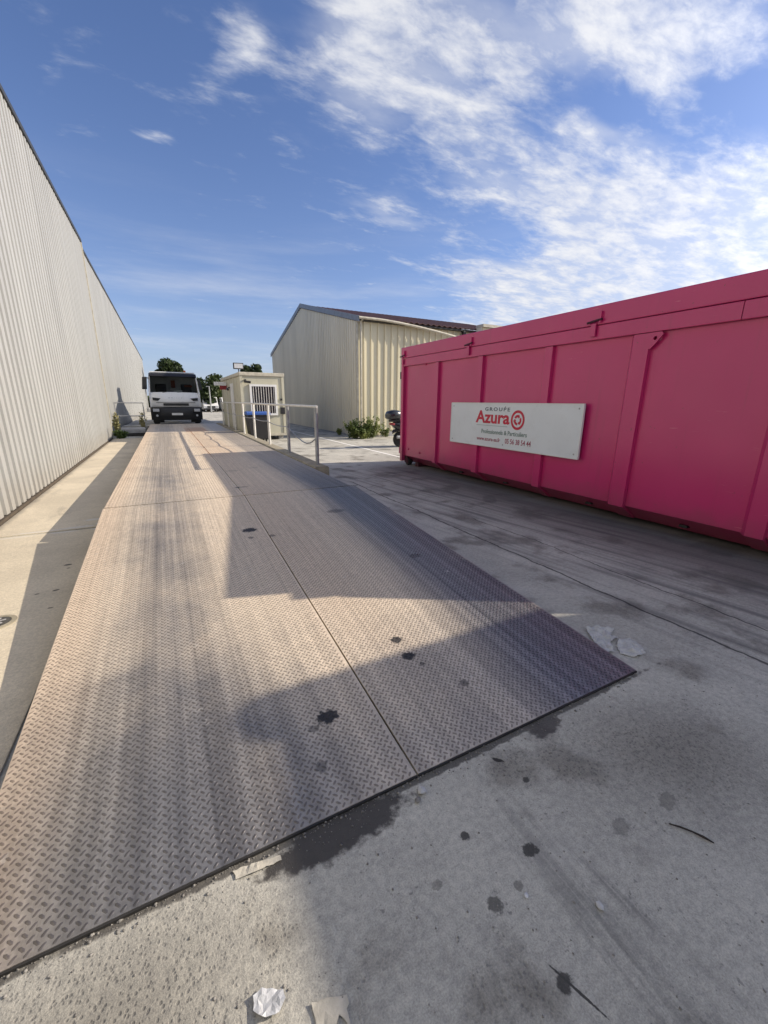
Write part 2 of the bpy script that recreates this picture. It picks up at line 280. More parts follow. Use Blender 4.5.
MAT = {}
MAT['ground'] = ground_material(); MAT['slab'] = slab_material()
MAT['ramp'] = deck_material('ramp_steel', False); MAT['deck'] = deck_material('deck_steel', True)
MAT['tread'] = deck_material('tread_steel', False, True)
def white_clad_material():
    m, N, b = newmat('white_cladding'); x, y, z = N.sep(N.pos)
    st = N.noise(N.vec(N.m('MULTIPLY', y, 3.0), N.m('MULTIPLY', z, 0.18), x), 1.0, 5.0, 0.62)
    c = N.mix(N.step(st, 0.3, 0.7), (0.325, 0.33, 0.322), (0.38, 0.386, 0.378))
    sp = N.m('SUBTRACT', 1.0, N.step(N.m('SUBTRACT', z, N.m('MULTIPLY', N.noise(N.pos, 2.6, 5.0, .65), .7)), -0.30, 0.35))
    c = N.mix(N.m('MULTIPLY', sp, 0.45), c, (0.24, 0.215, 0.18))
    oi = N.n('ShaderNodeObjectInfo'); k = N.lin(oi.outputs['Random'], 0, 1, 0.92, 1.0); g = N.n('ShaderNodeCombineColor'); [N.put(g.inputs[i], k) for i in range(3)]
    N.put(b.inputs['Base Color'], N.mixmul(1.0, c, g.outputs[0])); b.inputs['Roughness'].default_value = 0.5; return m
MAT['white_clad'] = white_clad_material()
MAT['beige_clad'] = pmat('beige_cladding', (0.76, 0.71, 0.57), 0.5, 0, 0.12, 0.8, 0.05, 30, (0.50, 0.46, 0.37), 0.4, (1, 1, 0.15), rnd=0.08)
MAT['cream_clad'] = pmat('cream_cladding', (0.74, 0.68, 0.48), 0.5, 0, 0.12, 0.8, 0.05, 30, (0.42, 0.37, 0.26), 0.4, (1, 1, 0.15), rnd=0.08)
MAT['dark_trim'] = pmat('dark_trim', (0.045, 0.048, 0.052), 0.5, 0.2, 0.3)
MAT['grey_trim'] = pmat('grey_trim', (0.20, 0.22, 0.25), 0.45, 0.2, 0.25)
MAT['pale_trim'] = pmat('pale_trim', (0.60, 0.56, 0.45), 0.5, 0, 0.3, 5)
MAT['roof_red'] = pmat('rusty_roof', (0.115, 0.045, 0.04), 0.7, 0, 0.4, 3, 0.1, 20)
MAT['concrete'] = pmat('kerb_concrete', (0.36, 0.32, 0.235), 0.9, 0, 0.35, 5, 0.4, 50, (0.15, 0.14, 0.11), 0.5)
MAT['block'] = pmat('block_concrete', (0.40, 0.40, 0.40), 0.85, 0, 0.3, 5, 0.4, 50)
MAT['galv'] = pmat('galvanised_steel', (0.42, 0.43, 0.44), 0.45, 0.6, 0.3, 12)
MAT['rail_white'] = pmat('rail_white_paint', (0.72, 0.71, 0.67), 0.45, 0, 0.15, 10, 0.05, 60, (0.35, 0.28, 0.2), 0.4)
def pink_material():
    m, N, b = newmat('pink_paint'); x, y, z = N.sep(N.pos)
    c = N.mix(N.step(N.noise(N.pos, 0.8, 3.0), .3, .7), (0.52, 0.018, 0.138), (0.57, 0.022, 0.152))
    run = N.noise(N.vec(N.m('MULTIPLY', y, 16.0), N.m('MULTIPLY', z, 0.7), x), 1.0, 4.0, 0.6)
    c = N.mix(N.m('MULTIPLY', N.step(run, 0.56, 0.8), 0.35), c, (0.36, 0.03, 0.10))
    splash = N.m('MULTIPLY', N.m('SUBTRACT', 1.0, N.step(N.m('ADD', z, N.m('MULTIPLY', N.noise(N.pos, 3.0, 5.0, .65), .5)), 0.35, 0.80)), 0.55)
    c = N.mix(splash, c, (0.22, 0.05, 0.075))
    scr = N.noise(N.vec(N.m('MULTIPLY', x, 1.0), N.m('MULTIPLY', y, 5.0), N.m('MULTIPLY', z, 60.0)), 1.0, 2.0, 0.6)
    chip = N.m('MULTIPLY', N.step(N.noise(N.pos, 21.0, 3.0, 0.6), 0.70, 0.73), N.step(N.noise(N.pos, 1.9, 2.0), 0.47, 0.58))
    c = N.mix(N.m('MULTIPLY', chip, 0.8), c, (0.12, 0.045, 0.03))
    c = N.mix(N.m('MULTIPLY', N.m('MULTIPLY', N.step(scr, 0.70, 0.76), N.step(N.noise(N.pos, 1.3, 2.0), 0.5, 0.65)), 0.5), c, (0.70, 0.22, 0.30))
    N.put(b.inputs['Base Color'], c); N.put(b.inputs['Roughness'], N.lin(N.noise(N.pos, 2.5, 4.0), .3, .7, .30, .42)); b.inputs['Coat Weight'].default_value = 0.55; b.inputs['Coat Roughness'].default_value = 0.22
    setbump(N, b, N.noise(N.pos, 2.2, 2.0), 0.10, 0.03); return m
MAT['pink'] = pink_material()
MAT['black_rubber'] = pmat('black_rubber', (0.018, 0.018, 0.018), 0.75, 0, 0.3, 20)
MAT['black_plastic'] = pmat('black_plastic', (0.022, 0.022, 0.024), 0.45, 0, 0.3, 10)
MAT['scoot_paint'] = pmat('scooter_paint', (0.03, 0.032, 0.036), 0.25, 0.2, 0.2, 10, coat=0.6)
MAT['dark_metal'] = pmat('dark_metal', (0.05, 0.048, 0.046), 0.55, 0.5, 0.3, 10)
MAT['under'] = pmat('underframe', (0.07, 0.012, 0.025), 0.6, 0, 0.3, 5)
MAT['sign_white'] = pmat('sign_board', (0.78, 0.82, 0.83), 0.4, 0, 0.05, 2, 0, 1, (0.55, 0.55, 0.53), 0.3)
MAT['alu'] = pmat('aluminium_frame', (0.75, 0.75, 0.74), 0.3, 0.7, 0.1, 10)
MAT['txt_red'] = pmat('print_red', (0.60, 0.02, 0.055), 0.5, 0, 0.05)
MAT['txt_grey'] = pmat('print_grey', (0.12, 0.15, 0.17), 0.5, 0, 0.05)
MAT['txt_pale'] = pmat('print_pale_grey', (0.42, 0.50, 0.49), 0.5, 0, 0.05)
MAT['txt_rose'] = pmat('print_dark_rose', (0.38, 0.07, 0.12), 0.5, 0, 0.05)
MAT['txt_green'] = pmat('print_grey_green', (0.16, 0.24, 0.21), 0.5, 0, 0.05)
MAT['cab_white'] = pmat('truck_white', (0.90, 0.90, 0.89), 0.3, 0, 0.06, 2, coat=0.5)
MAT['chrome'] = pmat('lamp_chrome', (0.75, 0.75, 0.76), 0.15, 0.8, 0.1)
MAT['orange'] = pmat('orange_fabric', (0.55, 0.14, 0.05), 0.8)
MAT['seat'] = pmat('seat_fabric', (0.12, 0.11, 0.11), 0.85)
MAT['paper'] = pmat('paper', (0.52, 0.52, 0.51), 0.8, 0, 0.25, 14, 0.3, 40, (0.25, 0.24, 0.22), 0.6)
MAT['foil'] = pmat('crumpled_white', (0.60, 0.61, 0.62), 0.45, 0.15, 0.25, 30, 0.3, 60)
MAT['card'] = pmat('cardboard', (0.50, 0.47, 0.40), 0.9, 0, 0.25, 14, 0.3, 60)
MAT['stone'] = pmat('pebble', (0.32, 0.305, 0.285), 0.9, 0, 0.5, 30, 0.3, 90, rnd=0.3)
MAT['wood'] = pmat('twig_bark', (0.035, 0.028, 0.024), 0.9, 0, 0.4, 30)
MAT['bark'] = pmat('tree_bark', (0.09, 0.07, 0.05), 0.9, 0, 0.4, 6)
MAT['cabin'] = pmat('cabin_panel', (0.55, 0.53, 0.41), 0.55, 0, 0.12, 1.5, 0.05, 30, (0.33, 0.30, 0.2), 0.4, (1, 1, .3))
MAT['white_pvc'] = pmat('white_pvc', (0.78, 0.78, 0.76), 0.4, 0, 0.06)
MAT['blue'] = pmat('bin_blue', (0.035, 0.11, 0.40), 0.45, 0, 0.15)
MAT['line'] = pmat('line_paint', (0.88, 0.87, 0.83), 0.7, 0, 0.1, 12, 0.2, 50, (0.5, 0.49, 0.45), 0.5)
MAT['iron'] = pmat('cast_iron', (0.10, 0.095, 0.085), 0.6, 0.4, 0.35, 12)
MAT['red_fabric'] = pmat('awning_red', (0.35, 0.04, 0.05), 0.7)
def glass_mat(name, c, rough=0.06):
    m, N, b = newmat(name); N.put(b.inputs['Base Color'], N.mix(N.step(N.noise(N.pos, 1.5), .3, .7), tuple(v*.8 for v in c), c))
    b.inputs['Roughness'].default_value = rough; b.inputs['Specular IOR Level'].default_value = 0.5; b.inputs['Transmission Weight'].default_value = 0.0
    return m
MAT['glass'] = glass_mat('window_glass', (0.035, 0.04, 0.045)); MAT['lens'] = glass_mat('lamp_lens', (0.6, 0.62, 0.65), 0.1)
def screen_mat():
    m, N, b = newmat('windscreen_glass'); b.inputs['Base Color'].default_value = (0.50, 0.56, 0.56, 1); b.inputs['Roughness'].default_value = 0.02
    b.inputs['Transmission Weight'].default_value = 1.0; b.inputs['IOR'].default_value = 1.12
    N.put(b.inputs['Base Color'], N.mix(N.step(N.noise(N.pos, 2.0), .3, .7), (0.20, 0.23, 0.23), (0.27, 0.30, 0.30))); return m
MAT['screen'] = screen_mat()
def leaf_mat(name, c1, c2):
    m, N, b = newmat(name); g = N.noise(N.pos, 1.3, 4.0, 0.6)
    N.put(b.inputs['Base Color'], N.mix(N.step(g, 0.35, 0.65), c1, c2)); b.inputs['Roughness'].default_value = 0.6
    b.inputs['Transmission Weight'].default_value = 0.0; b.inputs['Subsurface Weight'].default_value = 0.0
    nt = m.node_tree; t = N.n('ShaderNodeBsdfTranslucent'); N.put(t.inputs[0], N.mix(N.step(g, 0.35, 0.65), c1, c2))
    ms = N.n('ShaderNodeMixShader'); ms.inputs[0].default_value = 0.3; out = [n for n in nt.nodes if n.type == 'OUTPUT_MATERIAL'][0]
    nt.links.new(b.outputs[0], ms.inputs[1]); nt.links.new(t.outputs[0], ms.inputs[2]); nt.links.new(ms.outputs[0], out.inputs[0]); return m
MAT['leaf_dark'] = leaf_mat('leaf_dark', (0.022, 0.038, 0.012), (0.055, 0.085, 0.025))
MAT['leaf_mid'] = leaf_mat('leaf_mid', (0.035, 0.06, 0.015), (0.09, 0.12, 0.03))
MAT['weed'] = leaf_mat('weed_leaf', (0.07, 0.11, 0.025), (0.19, 0.22, 0.06))
MAT['drygrass'] = leaf_mat('dry_weed', (0.22, 0.21, 0.09), (0.42, 0.38, 0.2))

# ------------------------------------------------------------------ mesh helpers
class MB:
    def __init__(s): s.v = []; s.f = []
    def add(s, vs, fs):
        k = len(s.v); s.v += [tuple(map(float, p)) for p in vs]; s.f += [tuple(i+k for i in f) for f in fs]; return s
    def box(s, x0, x1, y0, y1, z0, z1, bev=0.0):
        if bev <= 0:
            return s.add([(x0, y0, z0), (x1, y0, z0), (x1, y1, z0), (x0, y1, z0), (x0, y0, z1), (x1, y0, z1), (x1, y1, z1), (x0, y1, z1)],
                         [(0, 3, 2, 1), (4, 5, 6, 7), (0, 1, 5, 4), (1, 2, 6, 5), (2, 3, 7, 6), (3, 0, 4, 7)])
        bm = bmesh.new(); bmesh.ops.create_cube(bm, size=1)
        for v in bm.verts: v.co = Vector(((x0+x1)/2+v.co.x*(x1-x0), (y0+y1)/2+v.co.y*(y1-y0), (z0+z1)/2+v.co.z*(z1-z0)))
        bmesh.ops.bevel(bm, geom=bm.edges[:], offset=bev, segments=2, affect='EDGES', profile=0.6)
        return s.bm(bm)
    def bm(s, bm):
        bm.verts.index_update(); s.add([v.co for v in bm.verts], [[v.index for v in f.verts] for f in bm.faces]); bm.free(); return s
    def prism(s, poly, a0, a1, axis):
        """extrude a 2-D outline along an axis; poly is in the other two axes in xyz order"""
        def P(p, a): return {'x': (a, p[0], p[1]), 'y': (p[0], a, p[1]), 'z': (p[0], p[1], a)}[axis]
        n = len(poly)
        return s.add([P(p, a0) for p in poly]+[P(p, a1) for p in poly], [tuple(range(n))[::-1], tuple(range(n, 2*n))]+[(i, (i+1) % n, n+(i+1) % n, n+i) for i in range(n)])
    def tube(s, pts, r, n=10, caps=True):
        pts = [Vector(p) for p in pts]; rs = r if isinstance(r, (list, tuple)) else [r]*len(pts); rings = []
        for i, p in enumerate(pts):
            d = (pts[min(i+1, len(pts)-1)]-pts[max(i-1, 0)]).normalized()
            a = d.orthogonal().normalized() if i == 0 else (prev - d*prev.dot(d)).normalized()
            prev = a; b = d.cross(a)
            rings.append([p+(a*math.cos(t)+b*math.sin(t))*rs[i] for t in [2*math.pi*k/n for k in range(n)]])
        k = len(s.v); s.v += [tuple(q) for rg in rings for q in rg]
        for i in range(len(rings)-1):
            for j in range(n): s.f.append((k+i*n+j, k+i*n+(j+1) % n, k+(i+1)*n+(j+1) % n, k+(i+1)*n+j))
        if caps: s.f.append(tuple(k+j for j in range(n))[::-1]); s.f.append(tuple(k+(len(rings)-1)*n+j for j in range(n)))
        return s
    def lathe(s, prof, c, axis='z', n=20):
        """prof: (radius, height) list"""
        k = len(s.v)
        for r, h in prof:
            for j in range(n):
                t = 2*math.pi*j/n; a, b_ = r*math.cos(t), r*math.sin(t)
                s.v.append({'z': (c[0]+a, c[1]+b_, c[2]+h), 'x': (c[0]+h, c[1]+a, c[2]+b_), 'y': (c[0]+b_, c[1]+h, c[2]+a)}[axis])
        m = len(prof)
        for i in range(m-1):
            for j in range(n): s.f.append((k+i*n+j, k+i*n+(j+1) % n, k+(i+1)*n+(j+1) % n, k+(i+1)*n+j))
        s.f.append(tuple(k+j for j in range(n))[::-1]); s.f.append(tuple(k+(m-1)*n+j for j in range(n)))
        return s
    def mesh(s, name, off=(0, 0, 0), smooth=None):
        me = bpy.data.meshes.new(name); me.from_pydata([(x-off[0], y-off[1], z-off[2]) for x, y, z in s.v], [], s.f); me.validate()
        if smooth:
            for p in me.polygons: p.use_smooth = True
            try: me.set_sharp_from_angle(angle=R(smooth))
            except Exception: pass
        return me
    def build(s, name, mat, parent=None, smooth=None):
        off = origin(parent)
        me = s.mesh(name, off, smooth); me.materials.append(MAT[mat] if isinstance(mat, str) else mat)
        o = bpy.data.objects.new(name, me); col.objects.link(o)
        if parent is not None: o.parent = parent
        return o
def origin(p):
    o = Vector((0, 0, 0))
    while p is not None: o += p.location; p = p.parent
    return o
def tag(o, label=None, cat=None, group=None, kind=None):
    if label: o['label'] = label
    if cat: o['category'] = cat
    if group: o['group'] = group
    if kind: o['kind'] = kind
    return o
def thing(name, loc, label, cat, group=None):
    o = bpy.data.objects.new(name, None); col.objects.link(o); o.location = loc; o.empty_display_size = 0.2
    return tag(o, label, cat, group)
def link_mesh(name, me, parent, loc=(0, 0, 0)):
    o = bpy.data.objects.new(name, me); col.objects.link(o); o.parent = parent; o.location = Vector(loc)-origin(parent); return o
def copy_tree(o, parent=None):
    c = o.copy(); col.objects.link(c); c.parent = parent
    for ch in list(o.children): copy_tree(ch, c)
    return c
def textmesh(name, body, size, mat, parent, loc, wid=None, bold=0.0, spacing=1.0):
    """flat lettering on a face that looks towards -X; loc = lower left corner seen from the front"""
    cu = bpy.data.curves.new(name, 'FONT'); cu.body = body; cu.size = size; cu.offset = bold; cu.extrude = 0.0012; cu.space_character = spacing; cu.resolution_u = 3
    t = bpy.data.objects.new(name+'_tmp', cu); col.objects.link(t); dg = bpy.context.evaluated_depsgraph_get(); dg.update()
    me = bpy.data.meshes.new_from_object(t.evaluated_get(dg)); bpy.data.objects.remove(t)
    xs = [v.co.x for v in me.vertices]; w = max(xs)-min(xs); k = (wid/w) if wid else 1.0; x0 = min(xs)
    for v in me.vertices:
        a, b_, c = (v.co.x-x0)*k, v.co.y, v.co.z; v.co = (-c, -a, b_)
    me.name = name; me.materials.clear(); me.materials.append(MAT[mat])
    return link_mesh(name, me, parent, loc)

def sheet_profile(width, pitch, depth, valley=0.35, slope=0.10):
    """(along, out) profile of a trapezoid sheet: raised ribs"""
    pts = []; n = int(round(width/pitch)); rv = pitch*valley; sl = pitch*slope; top = pitch-rv-2*sl
    for i in range(n):
        a = i*pitch; pts += [(a, 0.0), (a+rv, 0.0), (a+rv+sl, depth), (a+rv+sl+top, depth)]
    pts.append((n*pitch, 0.0)); return pts
def sheet_mesh(prof, z0, ztop, face, thick=0.0):
    """vertical sheet; face '+x','-x','-y': outward direction; origin at the sheet's start on the wall plane; ztop may be a function of along"""
    mb = MB(); vs = []; fs = []
    for i, (a, d) in enumerate(prof):
        zt = ztop(a) if callable(ztop) else ztop
        for z in (z0, zt):
            vs.append({'+x': (d, a, z), '-x': (-d, a, z), '-y': (a, -d, z)}[face])
    n = len(prof)
    for i in range(n-1):
        q = (2*i, 2*i+2, 2*i+3, 2*i+1); fs.append(q if face in ('-y', '-x') else q[::-1])
    if face == '-x': fs = [f[::-1] for f in fs]
    return mb.add(vs, fs)

# ================================================================== SETTING
def grid_plane(name, x0, x1, y0, y1, z, mat):
    return MB().add([(x0, y0, z), (x1, y0, z), (x1, y1, z), (x0, y1, z)], [(0, 1, 2, 3)]).build(name, mat)
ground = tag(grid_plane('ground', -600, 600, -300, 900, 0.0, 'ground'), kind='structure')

# slabs of the strip between the wall and the weighbridge
for ya, yb in ((-6.0, 0.6), (0.63, 5.90), (5.96, 12.9), (12.93, 19.75)):
    sl = MB().box(-1.99, -0.80, ya, yb, -0.1, 0.012, 0.006).build('concrete_slab', 'slab', ground)
# round cast-iron cover in the strip
cov = thing('drain_cover', (-1.235, 3.54, 0.012), 'small round iron drain cover in concrete strip beside the white wall', 'drain cover')
MB().lathe([(0.115, 0.0), (0.115, 0.006), (0.085, 0.008), (0.08, 0.003)], (-1.235, 3.54, 0.012), n=28).build('rim', 'concrete', cov)
MB().lathe([(0.078, 0.004), (0.078, 0.009), (0.06, 0.011)], (-1.235, 3.54, 0.012), n=24).build('lid', 'iron', cov)
for k in range(3):
    a = k*math.pi/3+.3; c, s_ = math.cos(a), math.sin(a)
    mb = MB(); w, l = .006, .055
    mb.add([(-1.235+c*t*l-s_*q*w, 3.54+s_*t*l+c*q*w, 0.012+zz) for zz in (.010, .0145) for t, q in ((-1, -1), (1, -1), (1, 1), (-1, 1))], [(0, 3, 2, 1), (4, 5, 6, 7), (0, 1, 5, 4), (1, 2, 6, 5), (2, 3, 7, 6), (3, 0, 4, 7)])
    mb.build('rib', 'block', cov)

# raised apron behind the weighbridge, where the truck stands
apron = MB().prism([(23.46, 0.0), (23.46, 0.30), (27.0, 0.20), (34.0, 0.14), (44.0, 0.004), (44.0, -0.05), (23.46, -0.05)], -1.95, 2.6, 'x').build('exit_apron', 'ground')
tag(apron, kind='structure')
# painted lines in the yard
for (x0, x1, y0, y1) in ((5.80, 5.90, 9.6, 24.0), (3.2, 5.75, 30.0, 30.12), (3.0, 12.0, 38.0, 38.25), (3.0, 14.0, 52.0, 52.6)):
    MB().add([(x0, y0, .004), (x1, y0, .004), (x1, y1, .004), (x0, y1, .004)], [(0, 1, 2, 3)]).build('painted_line', 'line', ground)

# ================================================================== WEIGHBRIDGE
RY0, RY1, ZT = 1.155, 5.355, 0.37
Z0 = 0.013
SL = (ZT-Z0)/(RY1-RY0)
wb = thing('weighbridge', (0.77, 1.155, 0), 'long steel truck weighbridge with checker plate ramp across the yard', 'weighbridge')
def studs(x0, x1, y0, y1, zf, p=0.0168, a=0.0124, b=0.0046, h=0.0034):
    nx, ny = int((x1-x0-0.012)/p), int((y1-y0-0.012)/p)
    gx, gy = np.meshgrid(np.arange(nx), np.arange(ny)); gx = gx.ravel(); gy = gy.ravel(); keep = (gx % 2) == (gy % 2); gx = gx[keep]; gy = gy[keep]
    cx = x0+0.006+(gx+.5)*p; cy = y0+0.006+(gy+.5)*p; ori = np.where(gx % 2 == 0, 1.0, -1.0)
    tpl = np.array([(-a, 0, 0), (-a*.55, -b, 0), (a*.55, -b, 0), (a, 0, 0), (a*.55, b, 0), (-a*.55, b, 0), (-a*.5, 0, h), (a*.5, 0, h)])
    c = math.sqrt(.5); n = len(cx)
    X = cx[:, None]+c*(tpl[None, :, 0]-ori[:, None]*tpl[None, :, 1]); Y = cy[:, None]+c*(ori[:, None]*tpl[None, :, 0]+tpl[None, :, 1])
    Z = zf(Y)+tpl[None, :, 2]
    V = np.stack([X, Y, Z], -1).reshape(-1, 3)
    T = np.array([(0, 1, 6), (1, 2, 7), (1, 7, 6), (2, 3, 7), (3, 4, 7), (4, 5, 6), (4, 6, 7), (5, 0, 6)])
    F = (T[None]+8*np.arange(n)[:, None, None]).reshape(-1, 3)
    return V, F
def np_mesh(name, V, F, mat, parent, kind=None):
    V = V-np.array(origin(parent)); me = bpy.data.meshes.new(name); k = F.shape[1]
    me.vertices.add(len(V)); me.vertices.foreach_set('co', V.astype(np.float32).ravel())
    me.loops.add(F.size); me.loops.foreach_set('vertex_index', F.astype(np.int32).ravel())
    me.polygons.add(len(F)); me.polygons.foreach_set('loop_start', np.arange(0, F.size, k, dtype=np.int32))
    me.update(calc_edges=True); me.validate(); me.materials.append(MAT[mat])
    o = bpy.data.objects.new(name, me); col.objects.link(o); o.parent = parent
    if kind: o['kind'] = kind
    return o
zr = lambda Y: Z0+SL*(Y-RY0)
for x0, x1 in ((-0.745, 0.772), (0.782, 2.315)):
    yb = RY1-0.02; z1 = zr(yb)
    pl = MB().add([(x0, RY0, Z0-.012), (x1, RY0, Z0-.012), (x1, yb, z1-.012), (x0, yb, z1-.012), (x0, RY0, Z0), (x1, RY0, Z0), (x1, yb, z1), (x0, yb, z1)],
                  [(0, 3, 2, 1), (4, 5, 6, 7), (0, 1, 5, 4), (1, 2, 6, 5), (2, 3, 7, 6), (3, 0, 4, 7)]).build('ramp_plate', 'ramp', wb)
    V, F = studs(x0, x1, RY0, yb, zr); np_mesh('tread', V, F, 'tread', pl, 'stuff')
for x0, x1 in ((-0.735, 0.772), (0.782, 2.255)):
    for i in range(3):
        ya = RY1+.014+i*6.03; yb = ya+6.015
        pl = MB().box(x0, x1, ya, yb, ZT-.012, ZT).build('deck_plate', 'deck', wb)
        if i < 2:
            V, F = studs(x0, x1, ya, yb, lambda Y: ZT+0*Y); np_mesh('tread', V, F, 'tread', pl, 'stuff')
for x0, x1 in ((-0.745, 0.772), (0.782, 2.315)): MB().box(x0, x1, RY0-.007, RY0-.001, 0.0, Z0-.002).build('ramp_lip', 'dark_metal', wb)
# solid infill below the ramp, side girders below the deck
MB().prism([(RY0+.15, 0.0), (RY1+.03, 0.0), (RY1+.03, ZT-.05), (RY0+.15, zr(RY0+.15)-.03)], -0.735, 2.30, 'x').build('ramp_base', 'black_plastic', wb)
for x0 in (-0.725, 2.145):
    MB().box(x0, x0+.10, RY1+.01, 23.4, 0.0, ZT-.014).build('side_girder', 'dark_metal', wb)
for i in range(7):
    yy = RY1+.3+i*2.9; MB().box(-0.62, 2.14, yy, yy+.18, 0.0, ZT-.014).build('cross_beam', 'dark_metal', wb)

# kerb with the guard rail
kerb = tag(MB().prism([(2.275, 0.0), (2.275, 0.375), (2.30, 0.395), (2.52, 0.395), (2.55, 0.37), (2.55, 0.0)], 7.05, 23.4, 'y').build('concrete_kerb', 'concrete'), 'low weathered concrete kerb along the right edge of the weighbridge', 'kerb')
rail = thing('guard_rail', (2.42, 7.32, .395), 'white and grey tube guard rail with sagging cable on concrete kerb', 'guard rail')
ys = [7.32, 9.33, 11.33, 13.40, 15.42, 17.43, 19.45, 21.3]
for i, yy in enumerate(ys):
    MB().tube([(2.42, yy, .395), (2.42, yy, 1.43)], .034 if i < 2 else .032, 12).build('post', 'galv' if i < 2 else 'rail_white', rail, 40)
    MB().lathe([(.036, 0), (.036, .02), (.02, .035)], (2.42, yy, 1.43), n=12).build('cap', 'rail_white', rail, 40)
MB().tube([(2.42, 7.25, 1.448), (2.42, 14, 1.455), (2.42, 21.35, 1.448)], .024, 10).build('top_rail', 'rail_white', rail, 40)
mids = [0.86, .98, 1.02, 1.03, 1.03, 1.03, 1.03, 1.03]
pts = []
for i in range(len(ys)-1):
    for k in range(8):
        t = k/8; pts.append((2.42-.04, ys[i]+(ys[i+1]-ys[i])*t, mids[i]*(1-t)+mids[i+1]*t-(.16 if i == 0 else .035)*4*t*(1-t)*(1.0 if i else (1-t)*1.6)))
pts.append((2.38, ys[-1], mids[-1]))
MB().tube(pts, .011, 6).build('cable', 'galv', rail, 60)

# ================================================================== LEFT WALL BUILDING
lb = thing('white_warehouse', (-2.05, 12, 0), 'long tall white ribbed metal warehouse wall on the left', 'building')
LW = 7.06
prof = sheet_profile(1.0, 0.25, 0.048, 0.36, 0.05)
meA = sheet_mesh(prof, 0.06, LW-.06, '+x').mesh('cladding_panel'); meA.materials.append(MAT['white_clad'])
for i in range(28): link_mesh('cladding_panel', meA, lb, (-2.068+(0.004 if i % 2 else 0), -8.2+i, 0))
for i in range(51): link_mesh('cladding_panel', meA, lb, (-2.168+(0.004 if i % 2 else 0), 19.86+i, 0))
MB().box(-2.20, -1.985, 19.795, 19.85, 0.0, LW-.06).build('corner_trim', 'pale_trim', lb)
MB().box(-16, -2.09, -8.2, 19.79, 0.0, LW-.08).build('inner_wall', 'block', lb)
MB().box(-16, -2.19, 19.86, 70.86, 0.0, LW-.08).build('inner_wall', 'block', lb)
MB().box(-2.088, -2.0, -8.2, 19.79, 0.0, 0.05).build('plinth', 'bark', lb)
MB().box(-2.30, -1.985, -8.2, 19.86, LW-.075, LW+.03).build('roof_trim', 'dark_trim', lb)
MB().box(-2.40, -2.085, 19.865, 70.86, LW-.075, LW+.03).build('roof_trim', 'dark_trim', lb)
MB().prism([(-16, LW-.05), (-2.2, LW-.05), (-2.2, LW-.02), (-9, LW+.9), (-16, LW-.02)], -8.2, 70.86, 'y').build('roof', 'block', lb)

# railing and concrete block at the far end of the strip
lr = thing('small_rail', (-1.33, 21.5, 0), 'thin grey two-bar railing between the white wall and the weighbridge', 'railing')
for xx in (-1.93, -0.86): MB().tube([(xx, 21.5, 0), (xx, 21.5, 1.40)], .022, 8).build('post', 'galv', lr, 40)
for zz in (0.84, 1.40): MB().tube([(-1.96, 21.5, zz), (-0.83, 21.5, zz)], .020, 8).build('bar', 'galv', lr, 40)
blk = thing('concrete_barrier', (-1.4, 21.1, 0), 'low grey concrete barrier with rounded top under the small railing', 'barrier')
MB().prism([(20.85, 0.0), (20.85, .10), (20.95, .14), (21.3, .14), (21.3, 0)], -1.85, -0.9, 'x').build('foot', 'dark_metal', blk)
pr = [(20.93, .14), (20.93, .26)]+[(21.1-.17*math.cos(t), .26+.11*math.sin(t)) for t in [math.pi*k/8 for k in range(1, 8)]]+[(21.27, .26), (21.27, .14)]
MB().prism(pr, -1.87, -0.88, 'x').build('beam', 'block', blk, 30)

